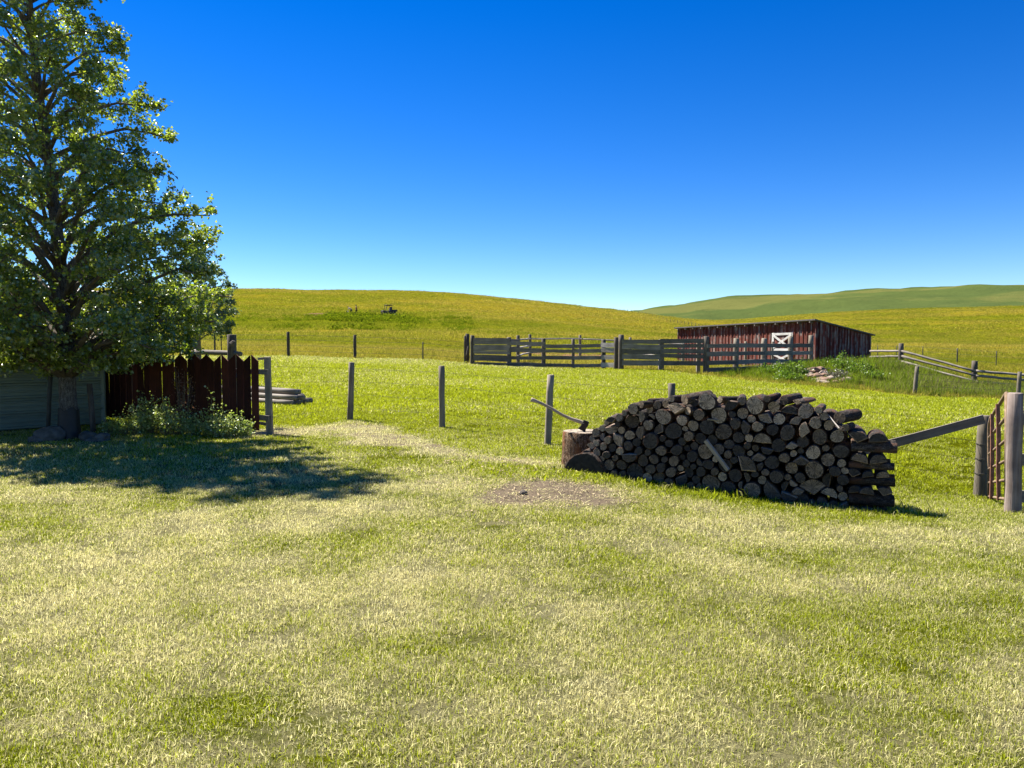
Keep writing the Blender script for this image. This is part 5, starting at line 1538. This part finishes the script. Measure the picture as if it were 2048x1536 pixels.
# ------------------------------------------------------------------ two people on the hillside
def skin(name, J, E, mat, parent, loc, root=0):
    me = bpy.data.meshes.new(name); me.from_pydata([j[0] for j in J], E, []); me.materials.append(mat)
    o = link(name, me, parent, loc)
    md = o.modifiers.new('skin', 'SKIN'); md.use_smooth_shade = True
    for i, v in enumerate(me.skin_vertices[0].data):
        v.radius = (J[i][1], J[i][1]); v.use_root = (i == root)
    s = o.modifiers.new('sub', 'SUBSURF'); s.levels = 1; s.render_levels = 1
    return o
SK = plain_mat('skin_tone', (0.42, 0.26, 0.19), .6); HR = plain_mat('dark_hair', (.02, .015, .012), .7)
def person(base, J, shirt, pants, label, hat=None):
    """J: joints by name, metres above the feet"""
    names = ['pel', 'spn', 'chs', 'nck', 'hed', 'top', 'shL', 'elL', 'haL', 'shR', 'elR', 'haR', 'hpL', 'knL', 'anL', 'toL', 'hpR', 'knR', 'anR', 'toR']
    rad = dict(pel=.13, spn=.125, chs=.14, nck=.055, hed=.095, top=.06, shL=.06, elL=.043, haL=.035, shR=.06, elR=.043, haR=.035, hpL=.085, knL=.06, anL=.04, toL=.035, hpR=.085, knR=.06, anR=.04, toR=.035)
    ed = [('pel', 'spn'), ('spn', 'chs'), ('chs', 'nck'), ('nck', 'hed'), ('hed', 'top'), ('chs', 'shL'), ('shL', 'elL'), ('elL', 'haL'), ('chs', 'shR'), ('shR', 'elR'), ('elR', 'haR'), ('pel', 'hpL'), ('hpL', 'knL'), ('knL', 'anL'), ('anL', 'toL'), ('pel', 'hpR'), ('hpR', 'knR'), ('knR', 'anR'), ('anR', 'toR')]
    body = skin('person', [(J[n], rad[n]) for n in names], [(names.index(a), names.index(b)) for a, b in ed], SK, None, base)
    tag(body, label, 'person')
    def cloth(nm, ns, es, g, mat):
        skin(nm, [(J[n], rad[n] + g) for n in ns], [(ns.index(a), ns.index(b)) for a, b in es], mat, body, base)
    cloth('shirt', ['pel', 'spn', 'chs', 'shL', 'elL', 'shR', 'elR'], [('pel', 'spn'), ('spn', 'chs'), ('chs', 'shL'), ('shL', 'elL'), ('chs', 'shR'), ('shR', 'elR')], .022, shirt)
    cloth('trousers', ['pel', 'hpL', 'knL', 'anL', 'hpR', 'knR', 'anR'], [('pel', 'hpL'), ('hpL', 'knL'), ('knL', 'anL'), ('pel', 'hpR'), ('hpR', 'knR'), ('knR', 'anR')], .025, pants)
    hd = Vector(J['hed']); tp = Vector(J['top']); c_ = hd.lerp(tp, .75)
    rock('hair', Vector(base) + c_ + Vector((.015, .01, 0)), (.105, .11, .12), HR, body, seed=9, rough=.05)
    return body
shirtA = plain_mat('grey_green_shirt', (.34, .37, .31), .8); pantA = plain_mat('dark_jeans', (.05, .055, .06), .8); shirtB = plain_mat('dark_red_shirt', (.17, .03, .03), .8); pantB = plain_mat('black_trousers', (.025, .025, .028), .8)
p1 = G(703, 634, 132.5); p2 = G(713, 633, 132.5)
for q in (p1, p2): q.z = float(pz(np.array([q.x]), np.array([q.y]))[0])
JA = dict(pel=(0, 0, .92), spn=(-.12, 0, 1.08), chs=(-.34, 0, 1.26), nck=(-.46, 0, 1.34), hed=(-.55, 0, 1.40), top=(-.64, 0, 1.44), shL=(-.36, -.19, 1.22), elL=(-.50, -.2, .98), haL=(-.66, -.16, .78), shR=(-.36, .19, 1.22), elR=(-.52, .2, .98), haR=(-.68, .16, .8),
          hpL=(0, -.1, .86), knL=(-.10, -.12, .48), anL=(.02, -.12, .08), toL=(-.16, -.12, .03), hpR=(0, .1, .86), knR=(.14, .12, .5), anR=(.42, .12, .10), toR=(.28, .12, .03))
person(p1, JA, shirtA, pantA, 'person in a pale shirt bending forward on the hillside')
JB = dict(pel=(0, 0, .95), spn=(-.02, 0, 1.12), chs=(-.04, 0, 1.34), nck=(-.05, 0, 1.5), hed=(-.07, 0, 1.61), top=(-.08, 0, 1.72), shL=(-.04, -.2, 1.36), elL=(-.02, -.26, 1.10), haL=(-.14, -.26, .88), shR=(-.04, .2, 1.36), elR=(.06, .26, 1.10), haR=(.02, .26, .86),
          hpL=(0, -.1, .88), knL=(-.12, -.11, .48), anL=(-.10, -.11, .08), toL=(-.25, -.11, .03), hpR=(0, .1, .88), knR=(.10, .11, .48), anR=(.30, .11, .10), toR=(.18, .11, .03))
person(p2, JB, shirtB, pantB, 'person in a dark red shirt walking upright on the hillside')
mb = MB(); mb.tube([(0, 0, 0), (0, 0, .30)], [.15, .18], 12); o = mb.build('bucket', plain_mat('white_plastic', (.75, .75, .73), .5), None, p1 + Vector((-.70, 0, .44))); tag(o, 'white bucket held by the bending person', 'bucket')
bh = MB(); n = 8; bh.tube([(math.cos(math.pi * k / n) * .18, 0, math.sin(math.pi * k / n) * .08) for k in range(n + 1)], .012, 4); bh.build('bail', M['tpost'], o, p1 + Vector((-.70, 0, .73)))

# ------------------------------------------------------------------ utility vehicle on the hillside
ub = G(778, 637, 131.5); ub.z = float(pz(np.array([ub.x]), np.array([ub.y]))[0])
ut = empty('utility_vehicle', ub, 'small black open utility vehicle parked on the hillside', 'vehicle')
uyaw = math.radians(28); Ru = Matrix.Rotation(uyaw, 3, 'Z')
BK = plain_mat('black_body', (.03, .03, .033), .45); TY_ = plain_mat('tyre_rubber', (.02, .02, .02), .9); GRY = plain_mat('grey_seat', (.09, .09, .09), .8); RIM = plain_mat('wheel_rim', (.35, .35, .36), .4, .6)
def upart(nm, boxes, mat, par=None):
    mb = MB()
    for c_, d_ in boxes: mb.box(c_, d_)
    o = mb.build(nm, mat, par or ut, ub); o.rotation_euler = (0, 0, uyaw)
    bv = o.modifiers.new('bevel', 'BEVEL'); bv.width = .03; bv.segments = 1
    return o
upart('body', [((0, 0, .62), (2.3, 1.3, .30)), ((-.95, 0, .82), (.60, 1.25, .22)), ((0, .60, .5), (1.0, .1, .2)), ((0, -.60, .5), (1.0, .1, .2))], BK)
upart('cargo_bed', [((.85, 0, .80), (.95, 1.35, .06)), ((.85, .66, .95), (.95, .04, .28)), ((.85, -.66, .95), (.95, .04, .28)), ((1.31, 0, .95), (.04, 1.35, .28)), ((.39, 0, .95), (.04, 1.35, .28))], BK)
upart('seat', [((-.02, .32, .85), (.5, .5, .14)), ((.22, .32, 1.10), (.12, .5, .46))], GRY); upart('seat', [((-.02, -.32, .85), (.5, .5, .14)), ((.22, -.32, 1.10), (.12, .5, .46))], GRY)
upart('roof', [((-.08, 0, 1.88), (1.1, 1.3, .09))], BK)
upart('rear_panel', [((.40, 0, 1.28), (.03, 1.15, .62))], GRY)
cg = MB()
for s in (-1, 1):
    cg.tube([(-.78, .6 * s, .85), (-.52, .58 * s, 1.84)], .05, 6); cg.tube([(.36, .6 * s, .85), (.36, .58 * s, 1.84)], .05, 6); cg.tube([(-.52, .58 * s, 1.84), (.36, .58 * s, 1.84)], .05, 6)
cg.tube([(-.52, -.58, 1.84), (-.52, .58, 1.84)], .05, 6); cg.tube([(.36, -.58, 1.84), (.36, .58, 1.84)], .05, 6); cg.tube([(.36, -.58, 1.35), (.36, .58, 1.35)], .025, 6)
o = cg.build('roll_cage', BK, ut, ub); o.rotation_euler = (0, 0, uyaw)
sw = MB(); n = 10; sw.tube([(-.36 + .05 * math.sin(6.283 * k / n), .32 + .17 * math.cos(6.283 * k / n), 1.06 + .15 * math.sin(6.283 * k / n)) for k in range(n + 1)], .015, 4); o = sw.build('steering_wheel', BK, ut, ub); o.rotation_euler = (0, 0, uyaw)
for x in (-.80, .80):
    for y in (-.62, .62):
        w = MB(); w.tube([(0, -.12, 0), (0, -.10, 0), (0, .10, 0), (0, .12, 0)], [.27, .32, .32, .27], 16)
        q = ub + Ru @ Vector((x, y, .33)); q.z = float(pz(np.array([q.x]), np.array([q.y]))[0]) + .33
        wo = w.build('wheel', TY_, ut, q, (0, 0, uyaw), smooth=True)
        r_ = MB(); r_.tube([(0, -.13, 0), (0, .13, 0)], .15, 12); r_.build('rim', RIM, wo, q)
for y in (-.45, .45):
    h = upart('headlight', [((-1.26, y, .80), (.04, .2, .10))], RIM)
